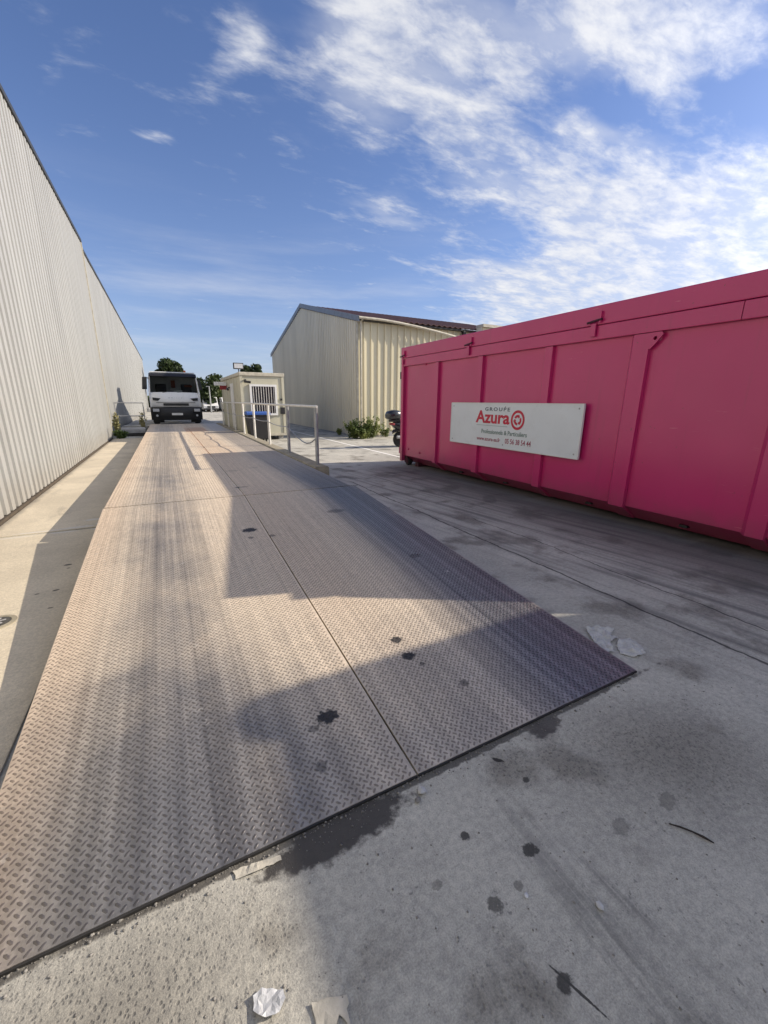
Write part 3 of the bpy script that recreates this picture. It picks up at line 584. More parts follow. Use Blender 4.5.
# ================================================================== SKIP CONTAINER
def container():
    X0, X1 = 5.17, 7.65; Yf = 9.0
    c = thing('skip_container', (6.4, 5.0, 0), 'long bright pink steel roll-off container with closed lid', 'container')
    yn = lambda z: 1.8-(2.78-z)*0.432
    ribs = [(7.46, 7.62), (6.08, 6.26), (4.54, 4.73), (3.13, 3.38), (1.66, 1.87)]
    ends = [Yf-.10]+[r[0] for r in ribs]
    # side panels between the ribs
    bays = [(7.62, 8.90), (6.26, 7.46), (4.73, 6.08), (3.38, 4.54), (1.87, 3.13)]
    for a, b in bays:
        me = MB().box(X0+.055, X0+.07, a, b, .25, 2.36)
        me.build('side_panel', 'pink', c)
    MB().add([(X0+.055, yn(.25), .25), (X0+.055, 1.66, .25), (X0+.055, 1.66, 2.36), (X0+.055, yn(2.36), 2.36), (X0+.07, yn(.25), .25), (X0+.07, 1.66, .25), (X0+.07, 1.66, 2.36), (X0+.07, yn(2.36), 2.36)],
             [(0, 1, 2, 3), (7, 6, 5, 4), (0, 4, 5, 1), (1, 5, 6, 2), (2, 6, 7, 3), (3, 7, 4, 0)]).build('side_panel', 'pink', c)
    for i, (a, b) in enumerate(ribs):
        # pressed rib: sharp near edge, sloping far edge
        MB().prism([(X0+.053, a), (X0, a+.004), (X0, b-.05), (X0+.053, b)], .235, 2.355, 'z').build('rib', 'pink', c)
        MB().add([(X0+.01, a, .233), (X0+.01, b-.04, .233), (X0+.29, b-.04, .05), (X0+.29, a, .05), (X0+.10, a, .233), (X0+.10, b-.04, .233), (X0+.34, b-.04, .06), (X0+.34, a, .06)],
                 [(0, 1, 2, 3), (7, 6, 5, 4), (0, 4, 5, 1), (2, 6, 7, 3), (1, 5, 6, 2), (0, 3, 7, 4)]).build('rib_foot', 'pink', c)
    # bevelled bottom skirt
    MB().add([(X0+.06, .72, .247), (X0+.06, Yf-.1, .247), (X0+.33, Yf-.1, .055), (X0+.33, .72, .055), (X1-.06, .72, .247), (X1-.06, Yf-.1, .247), (X1-.33, Yf-.1, .055), (X1-.33, .72, .055)],
             [(0, 1, 2, 3), (7, 6, 5, 4), (0, 4, 5, 1), (1, 5, 6, 2), (2, 6, 7, 3), (3, 7, 4, 0)]).build('bottom_skirt', 'pink', c)
    for yy in (2.42, 3.7, 5.4, 6.7): MB().box(X0+.17, X0+.24, yy, yy+.09, .12, .15).build('drain_slot', 'black_plastic', c)
    # far frame and posts
    MB().box(X0-.012, X0+.09, Yf-.10, Yf, .10, 2.50, .008).build('corner_post', 'pink', c)
    MB().box(X1-.09, X1, Yf-.10, Yf, .10, 2.50, .008).build('corner_post', 'pink', c)
    MB().box(X0+.092, X1-.092, Yf-.06, Yf-.01, .12, 2.50).build('rear_door', 'pink', c)
    for zz, h in ((.28, .16), (2.08, .16)): MB().box(X0-.012, X0+.05, Yf+.002, Yf+.055, zz, zz+h, .006).build('hinge', 'pink' if zz < 1 else 'dark_metal', c)
    # other side and slanted near end
    MB().add([(X1-.07, yn(.25), .25), (X1-.07, Yf-.1, .25), (X1-.07, Yf-.1, 2.36), (X1-.07, yn(2.36), 2.36), (X1, yn(.25), .25), (X1, Yf-.1, .25), (X1, Yf-.1, 2.36), (X1, yn(2.36), 2.36)],
             [(0, 1, 2, 3), (7, 6, 5, 4), (0, 4, 5, 1), (1, 5, 6, 2), (2, 6, 7, 3), (3, 7, 4, 0)]).build('side_panel', 'pink', c)
    e = MB(); z0, z1 = .06, 2.36
    e.add([(X0+.02, yn(z0)-.02, z0), (X1-.02, yn(z0)-.02, z0), (X1-.02, yn(z1)-.02, z1), (X0+.02, yn(z1)-.02, z1), (X0+.02, yn(z0)+.05, z0), (X1-.02, yn(z0)+.05, z0), (X1-.02, yn(z1)+.05, z1), (X0+.02, yn(z1)+.05, z1)],
          [(0, 1, 2, 3), (7, 6, 5, 4), (0, 4, 5, 1), (1, 5, 6, 2), (2, 6, 7, 3), (3, 7, 4, 0)]).build('end_panel', 'pink', c)
    hk = MB().tube([(6.41, yn(1.5)-.03, 1.5), (6.41, yn(1.5)-.22, 1.5), (6.41, yn(1.5)-.22, 1.62)], .03, 8).build('lift_hook', 'dark_metal', c)
    # upper beam in two lengths, then the lid rim
    for a, b in ((2.262, Yf-.102), (yn(2.36), 2.256)):
        MB().box(X0-.006, X0+.10, a, b, 2.362, 2.535, .006).build('top_beam', 'pink', c)
        MB().box(X1-.10, X1+.006, a, b, 2.362, 2.535).build('top_beam', 'pink', c)
    MB().box(X0-.018, X1+.018, yn(2.6), Yf+.005, 2.541, 2.78, .012).build('lid', 'pink', c)
    for yy in (8.91, 6.47, 3.88):
        l = MB().box(X0-.045, X0-.020, yy-.035, yy+.035, 2.40, 2.56, .004); l.build('latch', 'pink', c)
        MB().tube([(X0-.05, yy-.12, 2.60), (X0-.05, yy+.09, 2.575)], .015, 8).build('latch_pin', 'under', c)
        MB().box(X0-.052, X0-.019, yy-.10, yy-.075, 2.56, 2.70).build('latch_lug', 'pink', c)
    # triangular lifting lugs with a hole
    for yy, sc in ((3.13, 1.0),):
        bm = bmesh.new(); n = 16; hole = (yy-.06, 2.29); hr = .022
        tri = [(yy+.02, 2.355), (yy-.17, 2.355), (yy-.02, 2.17), (yy+.02, 2.17)]
        outer = []
        cyy, czz = hole
        for k in range(n):
            t = 2*math.pi*k/n; d = Vector((math.cos(t), math.sin(t))); best = 9
            for i in range(4):
                p, q = Vector(tri[i]), Vector(tri[(i+1) % 4]); ed = q-p; den_ = d.x*ed.y-d.y*ed.x
                if abs(den_) > 1e-9:
                    w = p-Vector(hole); tt = (w.x*ed.y-w.y*ed.x)/den_; uu = (w.x*d.y-w.y*d.x)/den_
                    if tt > 0 and -1e-6 <= uu <= 1+1e-6: best = min(best, tt)
            outer.append((cyy+d.x*best, czz+d.y*best))
        inner = [(cyy+hr*math.cos(2*math.pi*k/n), czz+hr*math.sin(2*math.pi*k/n)) for k in range(n)]
        xa, xb = X0-.004, X0+.02
        vs = [(x, *p) for x in (xa, xb) for ring in (outer, inner) for p in ring]
        fs = []
        for k in range(n):
            j = (k+1) % n; fs += [(k, n+k, n+j, j), (2*n+k, 2*n+j, 3*n+j, 3*n+k), (k, j, 2*n+j, 2*n+k), (n+k, 3*n+k, 3*n+j, n+j)]
        bm.free(); MB().add(vs, fs).build('lifting_lug', 'pink', c)
    # underframe and rollers
    for xx in (5.86, 6.82): MB().box(xx, xx+.14, .75, Yf-.35, .012, .20).build('runner', 'under', c)
    MB().box(X0+.20, X1-.20, Yf-.55, Yf-.42, .0, .10).build('skid', 'under', c)
    for xx in (X0+.10, X1-.22):
        r = MB().lathe([(.03, -.06), (.085, -.055), (.095, -.03), (.095, .03), (.085, .055), (.03, .06)], (xx+.06, Yf-.17, .095), 'x', 20).build('roller', 'dark_metal', c, 40)
        MB().box(xx-.025, xx-.005, Yf-.24, Yf-.10, .07, .235).build('roller_bracket', 'under', c)
        MB().box(xx+.125, xx+.145, Yf-.24, Yf-.10, .07, .235).build('roller_bracket', 'under', c)
    # small tie-down bits near the far end
    for yy, zz in ((8.0, 2.33), (8.15, .36), (8.68, .40)):
        MB().box(X0+.03, X0+.054, yy, yy+.04, zz, zz+.035).build('tie_cleat', 'pink', c)
    return c
container()

# sign on the container
SX = 5.145
sg = thing('company_sign', (SX, 5.4, .75), 'white framed company sign with red lettering on pink container', 'sign')
sy0, sy1, sz0, sz1 = 3.88, 6.88, 0.785, 1.525
MB().box(SX, SX+.022, sy0, sy1, sz0, sz1).build('board', 'sign_white', sg)
MAT['alu'] = MAT['white_pvc']
for a, b, c_, d in ((sy0-.012, sy1+.012, sz1, sz1+.018), (sy0-.012, sy1+.012, sz0-.018, sz0)): MB().box(SX-.008, SX+.024, a, b, c_, d).build('frame', 'alu', sg)
for a, b in ((sy0-.018, sy0), (sy1, sy1+.018)): MB().box(SX-.008, SX+.024, a, b, sz0, sz1).build('frame', 'alu', sg)
FX = SX-.0025
for yy in (sy0+.06, (sy0+sy1)/2, sy1-.06):
    for zz in (sz0+.05, sz1-.05): MB().lathe([(.013, 0), (.011, .004)], (SX-.004, yy, zz), 'x', 10).build('rivet', 'galv', sg)
textmesh('lettering', 'Azura', .30, 'txt_red', sg, (FX, 6.13, 1.195), .87, .008)
textmesh('lettering', 'GROUPE', .085, 'txt_grey', sg, (FX, 5.89, 1.405), .62, .0016, 1.35)
textmesh('lettering', 'Professionnels & Particuliers', .105, 'txt_green', sg, (FX, 5.95, 1.005), 1.10, .0008)
textmesh('lettering', 'www.azura-sa.fr', .095, 'txt_rose', sg, (FX, 6.07, .875), .62, .001)
textmesh('lettering', '05 56 38 54 44', .12, 'txt_rose', sg, (FX, 5.33, .865), .58, .001)
MB().box(FX-.001, FX+.001, 5.30, 6.10, 1.142, 1.152).build('underline', 'txt_pale', sg)
em = MB(); ec = (5.08, 1.268); n = 40
for r0, r1, a0, a1 in ((.118, .160, 0, 2*math.pi),):
    vs = [(FX-.001, ec[0]+r*math.cos(t)*0.95, ec[1]+r*math.sin(t)) for r in (r0, r1) for t in [a0+(a1-a0)*k/n for k in range(n)]]
    em.add(vs, [(k, (k+1) % n, n+(k+1) % n, n+k) for k in range(n)])
for j in range(3):
    t0 = 2*math.pi*j/3+.5; seg = 8
    vs = [(FX-.001, ec[0]+r*math.cos(t), ec[1]+r*math.sin(t)) for r in (.045, .085) for t in [t0+1.35*k/seg for k in range(seg+1)]]
    em.add(vs, [(k, k+1, seg+1+k+1, seg+1+k) for k in range(seg)])
    te = t0+1.35
    em.add([(FX-.0012, ec[0]+r*math.cos(t), ec[1]+r*math.sin(t)) for r, t in ((.03, te), (.102, te), (.065, te+.55))], [(0, 1, 2)])
em.build('emblem', 'txt_red', sg)

# ================================================================== BEIGE WAREHOUSE (right)
GX, GY0, GY1, EV, RG = 7.52, 16.9, 32.5, 4.80, 6.66
wh = thing('beige_warehouse', (GX, GY0, 0), 'beige ribbed metal warehouse with gable end and dark red roof', 'building')
GYm = (GY0+GY1)/2
ztop = lambda y: (EV+(RG-EV)*(y-GY0)/(GYm-GY0)) if y < GYm else (EV+(RG-EV)*(GY1-y)/(GY1-GYm))
pg = sheet_profile(1.0, 0.25, 0.04, 0.5, 0.06)
for i in range(16):
    y0 = GY0+.02+i; w = min(1.0, GY1-.02-y0)
    p2 = [q for q in pg if q[0] <= w+1e-6]
    me = sheet_mesh(p2, 0.05, (lambda a, y0=y0: ztop(y0+a)-.03), '-x').mesh('cladding_panel'); me.materials.append(MAT['beige_clad'])
    link_mesh('cladding_panel', me, wh, (GX, y0, 0))
pf = sheet_profile(1.0, 1/3, 0.045, 0.74, 0.04)
WX1 = 19.5; GE = 13.15
mf = sheet_mesh(pf, 0.05, EV-.02, '-y').mesh('cladding_panel'); mf.materials.append(MAT['cream_clad'])
for i in range(12): link_mesh('cladding_panel', mf, wh, (GX+.03+i, GY0, 0))
MB().box(GX+.02, WX1+.4, GY0+.02, GY1, 0, EV-.03).build('inner_wall', 'block', wh)
MB().box(GX-.02, WX1+.42, GY0-.006, GY0+.018, 0, .048).build('plinth', 'block', wh)
MB().box(GX-.055, GX+.03, GY0-.055, GY0+.018, 0.0, EV-.03).build('corner_trim', 'pale_trim', wh)
MB().box(GX-.03, GX-.001, GY0+.02, GY1, 0, .048).build('plinth', 'block', wh)
# roof: two corrugated slopes
def roof_slope(ya, za, yb, zb, x0, x1, pitch=0.3, amp=.03):
    n = int((x1-x0)/pitch*4); mb = MB(); vs = []
    for k in range(n+1):
        x = x0+(x1-x0)*k/n; d = amp*math.sin(2*math.pi*x/pitch)
        vs += [(x, ya, za+d), (x, yb, zb+d), (x, ya, za+d-.02), (x, yb, zb+d-.02)]
    fs = []
    for k in range(n):
        a, b = 4*k, 4*k+4; fs += [(a, b, b+1, a+1), (a+2, a+3, b+3, b+2), (a, a+2, b+2, b)]
    return mb.add(vs, fs)
roof_slope(GY0-.28, EV+.10, GYm, RG+.14, GX-.02, WX1).build('roof_slope', 'roof_red', wh)
roof_slope(GY1+.2, EV+.08, GYm, RG+.14, GX-.02, WX1).build('roof_slope', 'roof_red', wh)
MB().box(GX+.03, WX1, GY0-.24, GY0+.03, EV-.018, EV+.03).build('eave_soffit', 'dark_metal', wh)
MB().prism([(GY0-.2, EV+.031), (GY0-.2, EV+.06), (GY0+.2, EV+.14), (GY0+.2, EV+.031)], GX+.03, WX1, 'x').build('eave_board', 'dark_metal', wh)
# gable trims
for ya, yb, za, zb in ((GY0-.30, GYm+.01, EV+.02, RG+.10), (GYm-.01, GY1+.22, RG+.10, EV+.0)):
    MB().prism([(ya, za-.10), (yb, zb-.10), (yb, zb+.12), (ya, za+.12)], GX-.075, GX-.022, 'x').build('gable_trim', 'grey_trim', wh)
# sagging gutter with brackets
g = MB(); gp = []
for k in range(25):
    x = GX-.05+k*(GE-GX)/24; s_ = (x-GX)/(GE-GX)
    gp.append((x, GY0-.30, EV+.07-.62*max(0, s_-.12)**1.6))
g.tube(gp, .055, 8).build('gutter', 'pale_trim', wh, 60)
MB().tube([(GX+.12, GY0-.10, EV-.02), (GX+.12, GY0-.10, 0.05)], .04, 8).build('downpipe', 'pale_trim', wh, 60)
MB().tube([(GX+.12, GY0-.10, EV-.02), (GX+.12, GY0-.29, EV+.02)], .04, 8).build('downpipe_elbow', 'pale_trim', wh, 60)
MB().box(GE-.25, GE-.12, GY0-.25, GY0-.10, EV-.35, EV+.06).build('bracket', 'dark_metal', wh)
# annex behind the container
an = thing('annex_building', (16.5, 16.4, 0), 'pale building just showing behind the right end of the dark red roof', 'building')
ma = sheet_mesh(pf, 0.0, 4.92, '-y').mesh('cladding_panel'); ma.materials.append(MAT['cream_clad'])
for i in range(9): link_mesh('cladding_panel', ma, an, (13.65+i, 16.2, 0))
MB().box(13.62, 22.7, 16.23, 16.62, 0, 4.95).build('inner_wall', 'beige_clad', an)
MB().box(13.60, 22.75, 16.1, 16.63, 4.952, 5.08).build('roof_trim', 'pale_trim', an)

# tall shed outside the frame, right behind the container: it shades the near yard
SBX, SBY, SBH = 8.78, -0.16, 4.5
sh = thing('cream_shed', (SBX+1, SBY-6, 0), 'cream metal shed behind the near end of pink container, outside the picture', 'building')
ms = sheet_mesh(pf, 0.03, SBH-.03, '-x').mesh('cladding_panel'); ms.materials.append(MAT['cream_clad'])
pfx = sheet_profile(1.0, 1/3, 0.035, 0.72, 0.07)
ms = sheet_mesh(pfx, 0.03, SBH-.05, '-x').mesh('cladding_panel'); ms.materials.append(MAT['cream_clad'])
for i in range(14): link_mesh('cladding_panel', ms, sh, (SBX, SBY-1-i, 0))
MB().box(SBX+.02, SBX+2.0, SBY-14, SBY, 0, SBH-.04).build('inner_wall', 'cream_clad', sh)
MB().box(SBX-.05, SBX+2.05, SBY-14.05, SBY+.03, SBH-.038, SBH+.03).build('roof_trim', 'pale_trim', sh)
pr = [(SBY-.30, SBH+.032)]+[(SBY-.14-.16*math.cos(t), SBH+.032+.11*math.sin(t)) for t in [math.pi*k/10 for k in range(1, 10)]]+[(SBY+.02, SBH+.032)]
MB().prism(pr, SBX-.04, SBX+.5, 'x').build('vent_hood', 'pale_trim', sh, 40)

# ================================================================== SITE CABIN
CX0, CX1, CY0, CY1, CZ = 2.66, 4.36, 17.1, 23.0, 2.60
cb = thing('site_cabin', (3.5, 20, 0), 'beige portable site cabin beside the weighbridge with barred window', 'cabin')
for xx in (CX0+.1, CX1-.3):
    for yy in (CY0+.15, CY1-.4): MB().box(xx, xx+.2, yy, yy+.25, 0, .22).build('foot_block', 'block', cb)
MB().box(CX0+.03, CX1-.03, CY0+.03, CY1-.03, .22, 2.46).build('wall', 'cabin', cb)
for xx in (CX0, CX1-.10):
    for yy in (CY0, CY1-.10): MB().box(xx, xx+.10, yy, yy+.10, .20, 2.48).build('corner_post', 'cabin', cb)
MB().box(CX0-.02, CX1+.02, CY0-.02, CY1+.02, 2.465, CZ, .02).build('roof', 'pale_trim', cb)
MB().box(CX0-.004, CX1+.004, CY0-.004, CY1+.004, .16, .26).build('floor_frame', 'pale_trim', cb)
for k in range(7): # wall seams: narrow cover strips
    yy = CY0+.95+k*.75; MB().box(CX0+.018, CX0+.032, yy, yy+.04, .27, 2.46).build('cover_strip', 'pale_trim', cb)
wn = MB().box(CX0+.40, CX0+1.33, CY0+.004, CY0+.026, 1.05, 2.08).build('window', 'glass', cb)
for a, b, c_, d in ((.34, 1.39, 2.08, 2.16), (.34, 1.39, .97, 1.05), (.34, .42, 1.05, 2.08), (1.31, 1.39, 1.05, 2.08)): MB().box(CX0+a, CX0+b, CY0-.03, CY0+.02, c_, d).build('frame', 'white_pvc', wn)
for k in range(9): MB().tube([(CX0+.48+k*.098, CY0-.012, 1.05), (CX0+.48+k*.098, CY0-.012, 2.08)], .011, 6).build('bar', 'rail_white', wn)
dr = MB().box(CX0+.006, CX0+.026, CY0+2.0, CY0+2.9, .30, 2.25).build('door', 'white_pvc', cb)
MB().box(CX0-.02, CX0+.004, CY0+2.05, CY0+2.10, 1.2, 1.35).build('handle', 'dark_metal', dr)
MB().box(CX0+1.50, CX0+1.68, CY0-.03, CY0+.02, 1.02, 1.28).build('letter_box', 'black_plastic', cb)
MB().box(CX0+1.52, CX0+1.60, CY0-.02, CY0+.02, 1.55, 1.63).build('wall_socket', 'dark_metal', cb)
fl = thing('floodlight', (CX0+.05, CY0+.4, CZ), 'small floodlight on a bracket on the cabin roof', 'floodlight')
MB().tube([(CX0+.05, CY0+.4, CZ), (CX0+.05, CY0+.4, CZ+.16)], .018, 8).build('bracket', 'dark_metal', fl)
MB().box(CX0-.14, CX0+.24, CY0+.34, CY0+.44, CZ+.12, CZ+.35, .01).build('housing', 'dark_metal', fl)
MB().box(CX0-.11, CX0+.21, CY0+.326, CY0+.339, CZ+.15, CZ+.32).build('lens', 'lens', fl)
aw = thing('notice_board', (CX0-.2, CY0+3.9, 2.2), 'small white board with red bracket sticking out from the cabin side', 'sign')
MB().box(CX0-.55, CX0-.02, CY0+3.85, CY0+3.90, 2.20, 2.36).build('board', 'white_pvc', aw)
MB().box(CX0-.30, CX0+.006, CY0+3.905, CY0+3.95, 2.02, 2.24).build('bracket', 'red_fabric', aw)
cm = thing('security_camera', (CX0-.05, CY0+2.6, 2.05), 'dark bullet security camera on cabin side wall', 'camera')
MB().box(CX0-.06, CX0+.03, CY0+2.95, CY0+3.0, 2.06, 2.12).build('bracket', 'dark_metal', cm)
MB().tube([(CX0-.10, CY0+3.02, 2.05), (CX0-.10, CY0+2.75, 2.0)], .045, 10).build('body', 'dark_metal', cm, 40)
cm2 = thing('security_camera', (CX0+.2, CY0-.1, 2.3), 'dark bullet security camera under the cabin roof above the window', 'camera')
MB().box(CX0+.16, CX0+.22, CY0-.10, CY0+.028, 2.29, 2.33).build('bracket', 'dark_metal', cm2)
MB().tube([(CX0+.14, CY0-.08, 2.25), (CX0+.38, CY0-.14, 2.22)], .045, 10).build('body', 'dark_metal', cm2, 40)

# bin with blue lid
bx0, bx1, by = 2.68, 3.46, 16.0
bn = thing('waste_bin', ((bx0+bx1)/2, by+.4, 0), 'dark wheeled waste bin with blue lid in front of the cabin', 'bin')
MB().prism([(bx0+.08, .14), (bx1-.08, .14), (bx1, 1.0), (bx0, 1.0)], by, by+.75, 'y').build('body', 'black_plastic', bn)
MB().box(bx0-.03, bx1+.03, by-.03, by+.78, 1.0, 1.03, .008).build('rim', 'black_plastic', bn)
pr = [(by-.04, 1.032)]+[(by-.04+.84*k/8, 1.05+.10*math.sin(math.pi*(.15+.85*k/8))) for k in range(9)]+[(by+.80, 1.032)]
MB().prism(pr, bx0-.035, bx1+.035, 'x').build('lid', 'blue', bn, 40)
for xx in (bx0+.12, bx1-.18):
    for yy in (by+.1, by+.62): MB().lathe([(.03, -.025), (.075, -.022), (.075, .022), (.03, .025)], (xx+.03, yy, .075), 'x', 14).build('wheel', 'black_rubber', bn)
# ================================================================== TRUCK
def truck():
    Y, Zg = 25.5, 0.215; cx = 0.56; W = 1.245
    t = thing('hook_lift_truck', (cx, Y+3, Zg), 'white truck with black bumper facing us at the far end of the weighbridge', 'truck')
    Zz = lambda z: Zg+z
    def bx(n, m, a, b, c_, d, e, f, bev=0, par=t, sm=None): return MB().box(cx+a, cx+b, Y+c_, Y+d, Zz(e), Zz(f), bev).build(n, m, par, sm)
    # cab shell: side outline, hollow behind the windscreen
    cabl = MB()
    for s in (-1, 1):
        side = [(.16, .95), (.12, 1.66), (.36, 2.58), (.55, 2.70), (2.05, 2.72), (2.10, .95)]
        x0, x1 = (cx+s*W, cx+s*(W-.07)); cabl.prism([(Y+a, Zz(z)) for a, z in side], min(x0, x1), max(x0, x1), 'x')
    cabl.box(cx-W+.07, cx+W-.07, Y+2.02, Y+2.09, Zz(.95), Zz(2.70)).box(cx-W+.07, cx+W-.07, Y+.5, Y+2.02, Zz(2.62), Zz(2.705)).box(cx-W+.07, cx+W-.07, Y+.2, Y+2.02, Zz(.95), Zz(1.05))
    cabl.build('cab', 'cab_white', t)
    # front panel, bowed
    n = 12; vs = []
    prof_ = [(0.10, .93), (0.02, 1.02), (0.0, 1.30), (.05, 1.58), (.14, 1.70)]
    for k in range(n+1):
        u = -1+2*k/n; bow = .16*u*u*u*u
        for a, z in prof_: vs.append((cx+u*W*1.0, Y+a+bow, Zz(z+(0.03 if z > 1.5 else 0)*(1-u*u))))
    m_ = len(prof_); fs = [(k*m_+i, (k+1)*m_+i, (k+1)*m_+i+1, k*m_+i+1) for k in range(n) for i in range(m_-1)]
    fp = MB().add(vs, fs).build('front_panel', 'cab_white', t, 50)
    bx('grille_slot', 'black_plastic', -.62, .62, -.02, .06, 1.02, 1.15, .01)
    bx('grille_line', 'dark_metal', -.95, .95, -.005, .05, 1.185, 1.20)
    for s in (-1, 1):
        a = [(s*.72, 1.40), (s*1.10, 1.44), (s*1.10, 1.30), (s*.86, 1.27)]
        MB().prism([(cx+p, Zz(q)) for p, q in a], Y-.012+.03, Y+.12, 'y').build('air_inlet', 'black_plastic', t)
    # bumper
    n = 12; prof_ = [(.06, .25), (-.03, .34), (-.06, .60), (-.05, .86), (.04, .95)]; vs = []
    for k in range(n+1):
        u = -1+2*k/n; bow = .30*abs(u)**5
        for a, z in prof_: vs.append((cx+u*(W+.03), Y+a+bow, Zz(z)))
    MB().add(vs, [(k*5+i, (k+1)*5+i, (k+1)*5+i+1, k*5+i+1) for k in range(n) for i in range(4)]).build('bumper', 'black_plastic', t, 50)
    for s in (-1, 1):
        hl = bx('headlight', 'dark_metal', s*1.0-.19, s*1.0+.19, -.075, .03, .67, .89, .03)
        MB().box(cx+s*1.0-.15, cx+s*1.0+.15, Y-.088, Y-.06, Zz(.71), Zz(.86), .012).build('lens', 'lens', hl)
        f_ = MB().lathe([(.05, -.02), (.06, .03)], (cx+s*.98, Y-.07, Zz(.50)), 'y', 14).build('fog_lamp', 'lens', t)
    bx('number_plate', 'white_pvc', -.27, .27, -.082, -.062, .52, .635, .004)
    textm = bpy.data.curves.new('badge', 'FONT'); textm.body = 'SCANIA'; textm.size = .17; textm.extrude = .004; textm.space_character = 1.25
    to = bpy.data.objects.new('badge_tmp', textm); col.objects.link(to); dg = bpy.context.evaluated_depsgraph_get(); dg.update()
    me = bpy.data.meshes.new_from_object(to.evaluated_get(dg)); bpy.data.objects.remove(to); w = max(v.co.x for v in me.vertices)
    for v in me.vertices: v.co = (v.co.x-w/2, -v.co.z, v.co.y)
    me.materials.clear(); me.materials.append(MAT['dark_metal']); b = link_mesh('badge_lettering', me, t, (cx, Y-.006+.03, Zz(1.32)))
    # windscreen, pillars, visor
    vs = []; n = 10
    for k in range(n+1):
        u = -1+2*k/n; bow = .12*abs(u)**3
        vs += [(cx+u*(W-.075), Y+.145+bow, Zz(1.70)), (cx+u*(W-.075), Y+.36+bow, Zz(2.56))]
    ws = MB().add(vs, [(2*k, 2*k+2, 2*k+3, 2*k+1) for k in range(n)]).build('windscreen', 'screen', t, 60)
    bx('dashboard', 'black_plastic', -W+.08, W-.08, .32, .75, 1.45, 1.72, .02)
    for s in (-.65, .65):
        bx('seat', 'seat', s-.27, s+.27, 1.45, 1.65, 1.2, 2.15, .05)
    for s in (-.62, .62): MB().box(cx+s-.04, cx+s+.04, Y+.22, Y+.30, Zz(1.66), Zz(1.69)).build('wiper_hub', 'black_plastic', t)
    for s in (-.6, .1): MB().tube([(cx+s, Y+.13, Zz(1.70)), (cx+s+.55, Y+.17, Zz(1.79))], .012, 6).build('wiper', 'black_plastic', t)
    bx('paper_notice', 'white_pvc', -.08, .38, .34, .36, 1.725, 1.83)
    bx('rear_window', 'cab_white', -.42, .36, 1.99, 2.015, 2.0, 2.40)
    bx('vest', 'orange', -.12, .10, 1.80, 1.93, 1.95, 2.36, .02); bx('vest', 'orange', .55, .95, 1.38, 1.44, 2.0, 2.10, .02)
    MB().prism([(Y+.10, Zz(2.50)), (Y+.06, Zz(2.54)), (Y+.20, Zz(2.67)), (Y+.56, Zz(2.715)), (Y+.45, Zz(2.58))], cx-W+.02, cx+W-.02, 'x').build('sun_visor', 'black_plastic', t)
    bx('roof_edge', 'cab_white', -W+.05, W-.05, .56, 2.0, 2.74, 2.79, .02)
    bx('beacon', 'orange', .62, .74, .7, .82, 2.79, 2.90, .02)
    for s in (-1, 1):
        a = MB().tube([(cx+s*W, Y+.25, Zz(2.42)), (cx+s*(W+.16), Y+.12, Zz(2.45))], .025, 8).build('mirror_arm', 'black_plastic', t)
        if s < 0: MB().box(cx-W-.30, cx-W-.07, Y+.08, Y+.20, Zz(1.85), Zz(2.48), .03).build('mirror', 'black_plastic', t)
        else: MB().box(cx+W+.03, cx+W+.16, Y+.08, Y+.20, Zz(1.85), Zz(2.40), .03).build('mirror', 'black_plastic', t)
        MB().box(cx+s*(W+.008)-.006, cx+s*(W+.008)+.006, Y+.45, Y+1.45, Zz(1.72), Zz(2.5)).build('side_window', 'glass', t)
        # step and mudguard
        bx('step', 'black_plastic', s*(W-.18)-.16, s*(W-.18)+.16, .35, .75, .30, .92, .02)
    for s in (-1, 1): bx('mud_flap', 'black_plastic', s*(W-.30)-.27, s*(W-.30)+.27, .70, .76, .10, .75)
    # wheels
    for (yy, zz) in ((1.35, 0), (5.0, 0), (6.35, 0)):
        for s in (-1, 1):
            x = cx+s*(W-.20)
            w_ = MB().lathe([(.30, -.15), (.48, -.15), (.51, -.11), (.515, 0), (.51, .11), (.48, .15), (.30, .15)], (x, Y+yy, Zz(.515-.20*(yy > 4)*0)), 'x', 28).build('wheel', 'black_rubber', t, 40)
            MB().lathe([(.29, -.10), (.29, .13), (.12, .16), (.05, .16)], (x, Y+yy, Zz(.515)), 'x', 20).build('rim', 'galv', w_, 40)
    for s in (-.42, .42): bx('chassis_rail', 'dark_metal', s-.05, s+.05, .3, 7.2, .72, .95)
    for yy in (1.35, 5.0, 6.35): MB().tube([(cx-W+.3, Y+yy, Zz(.515)), (cx+W-.3, Y+yy, Zz(.515))], .09, 10).build('axle', 'dark_metal', t)
    bx('fuel_tank', 'galv', W-.62, W-.05, 2.3, 3.6, .42, .92, .06); bx('battery_box', 'black_plastic', -W+.05, -W+.6, 2.3, 3.3, .42, .92, .03)
    MB().tube([(cx, Y+6.6, Zz(1.05)), (cx, Y+2.9, Zz(1.12)), (cx, Y+2.6, Zz(1.3)), (cx, Y+2.6, Zz(2.35)), (cx, Y+2.75, Zz(2.5)), (cx, Y+2.95, Zz(2.45))], .11, 8).build('hook_arm', 'dark_metal', t, 40)
    bx('hook_frame', 'dark_metal', -.5, .5, 2.7, 6.9, .951, 1.04)
    for ch in t.children_recursive:          # the cab leans in a little towards the roof
        for v in ch.data.vertices: v.co.x *= 1-.075*max(0, v.co.z-1.65)
    return t
truck()

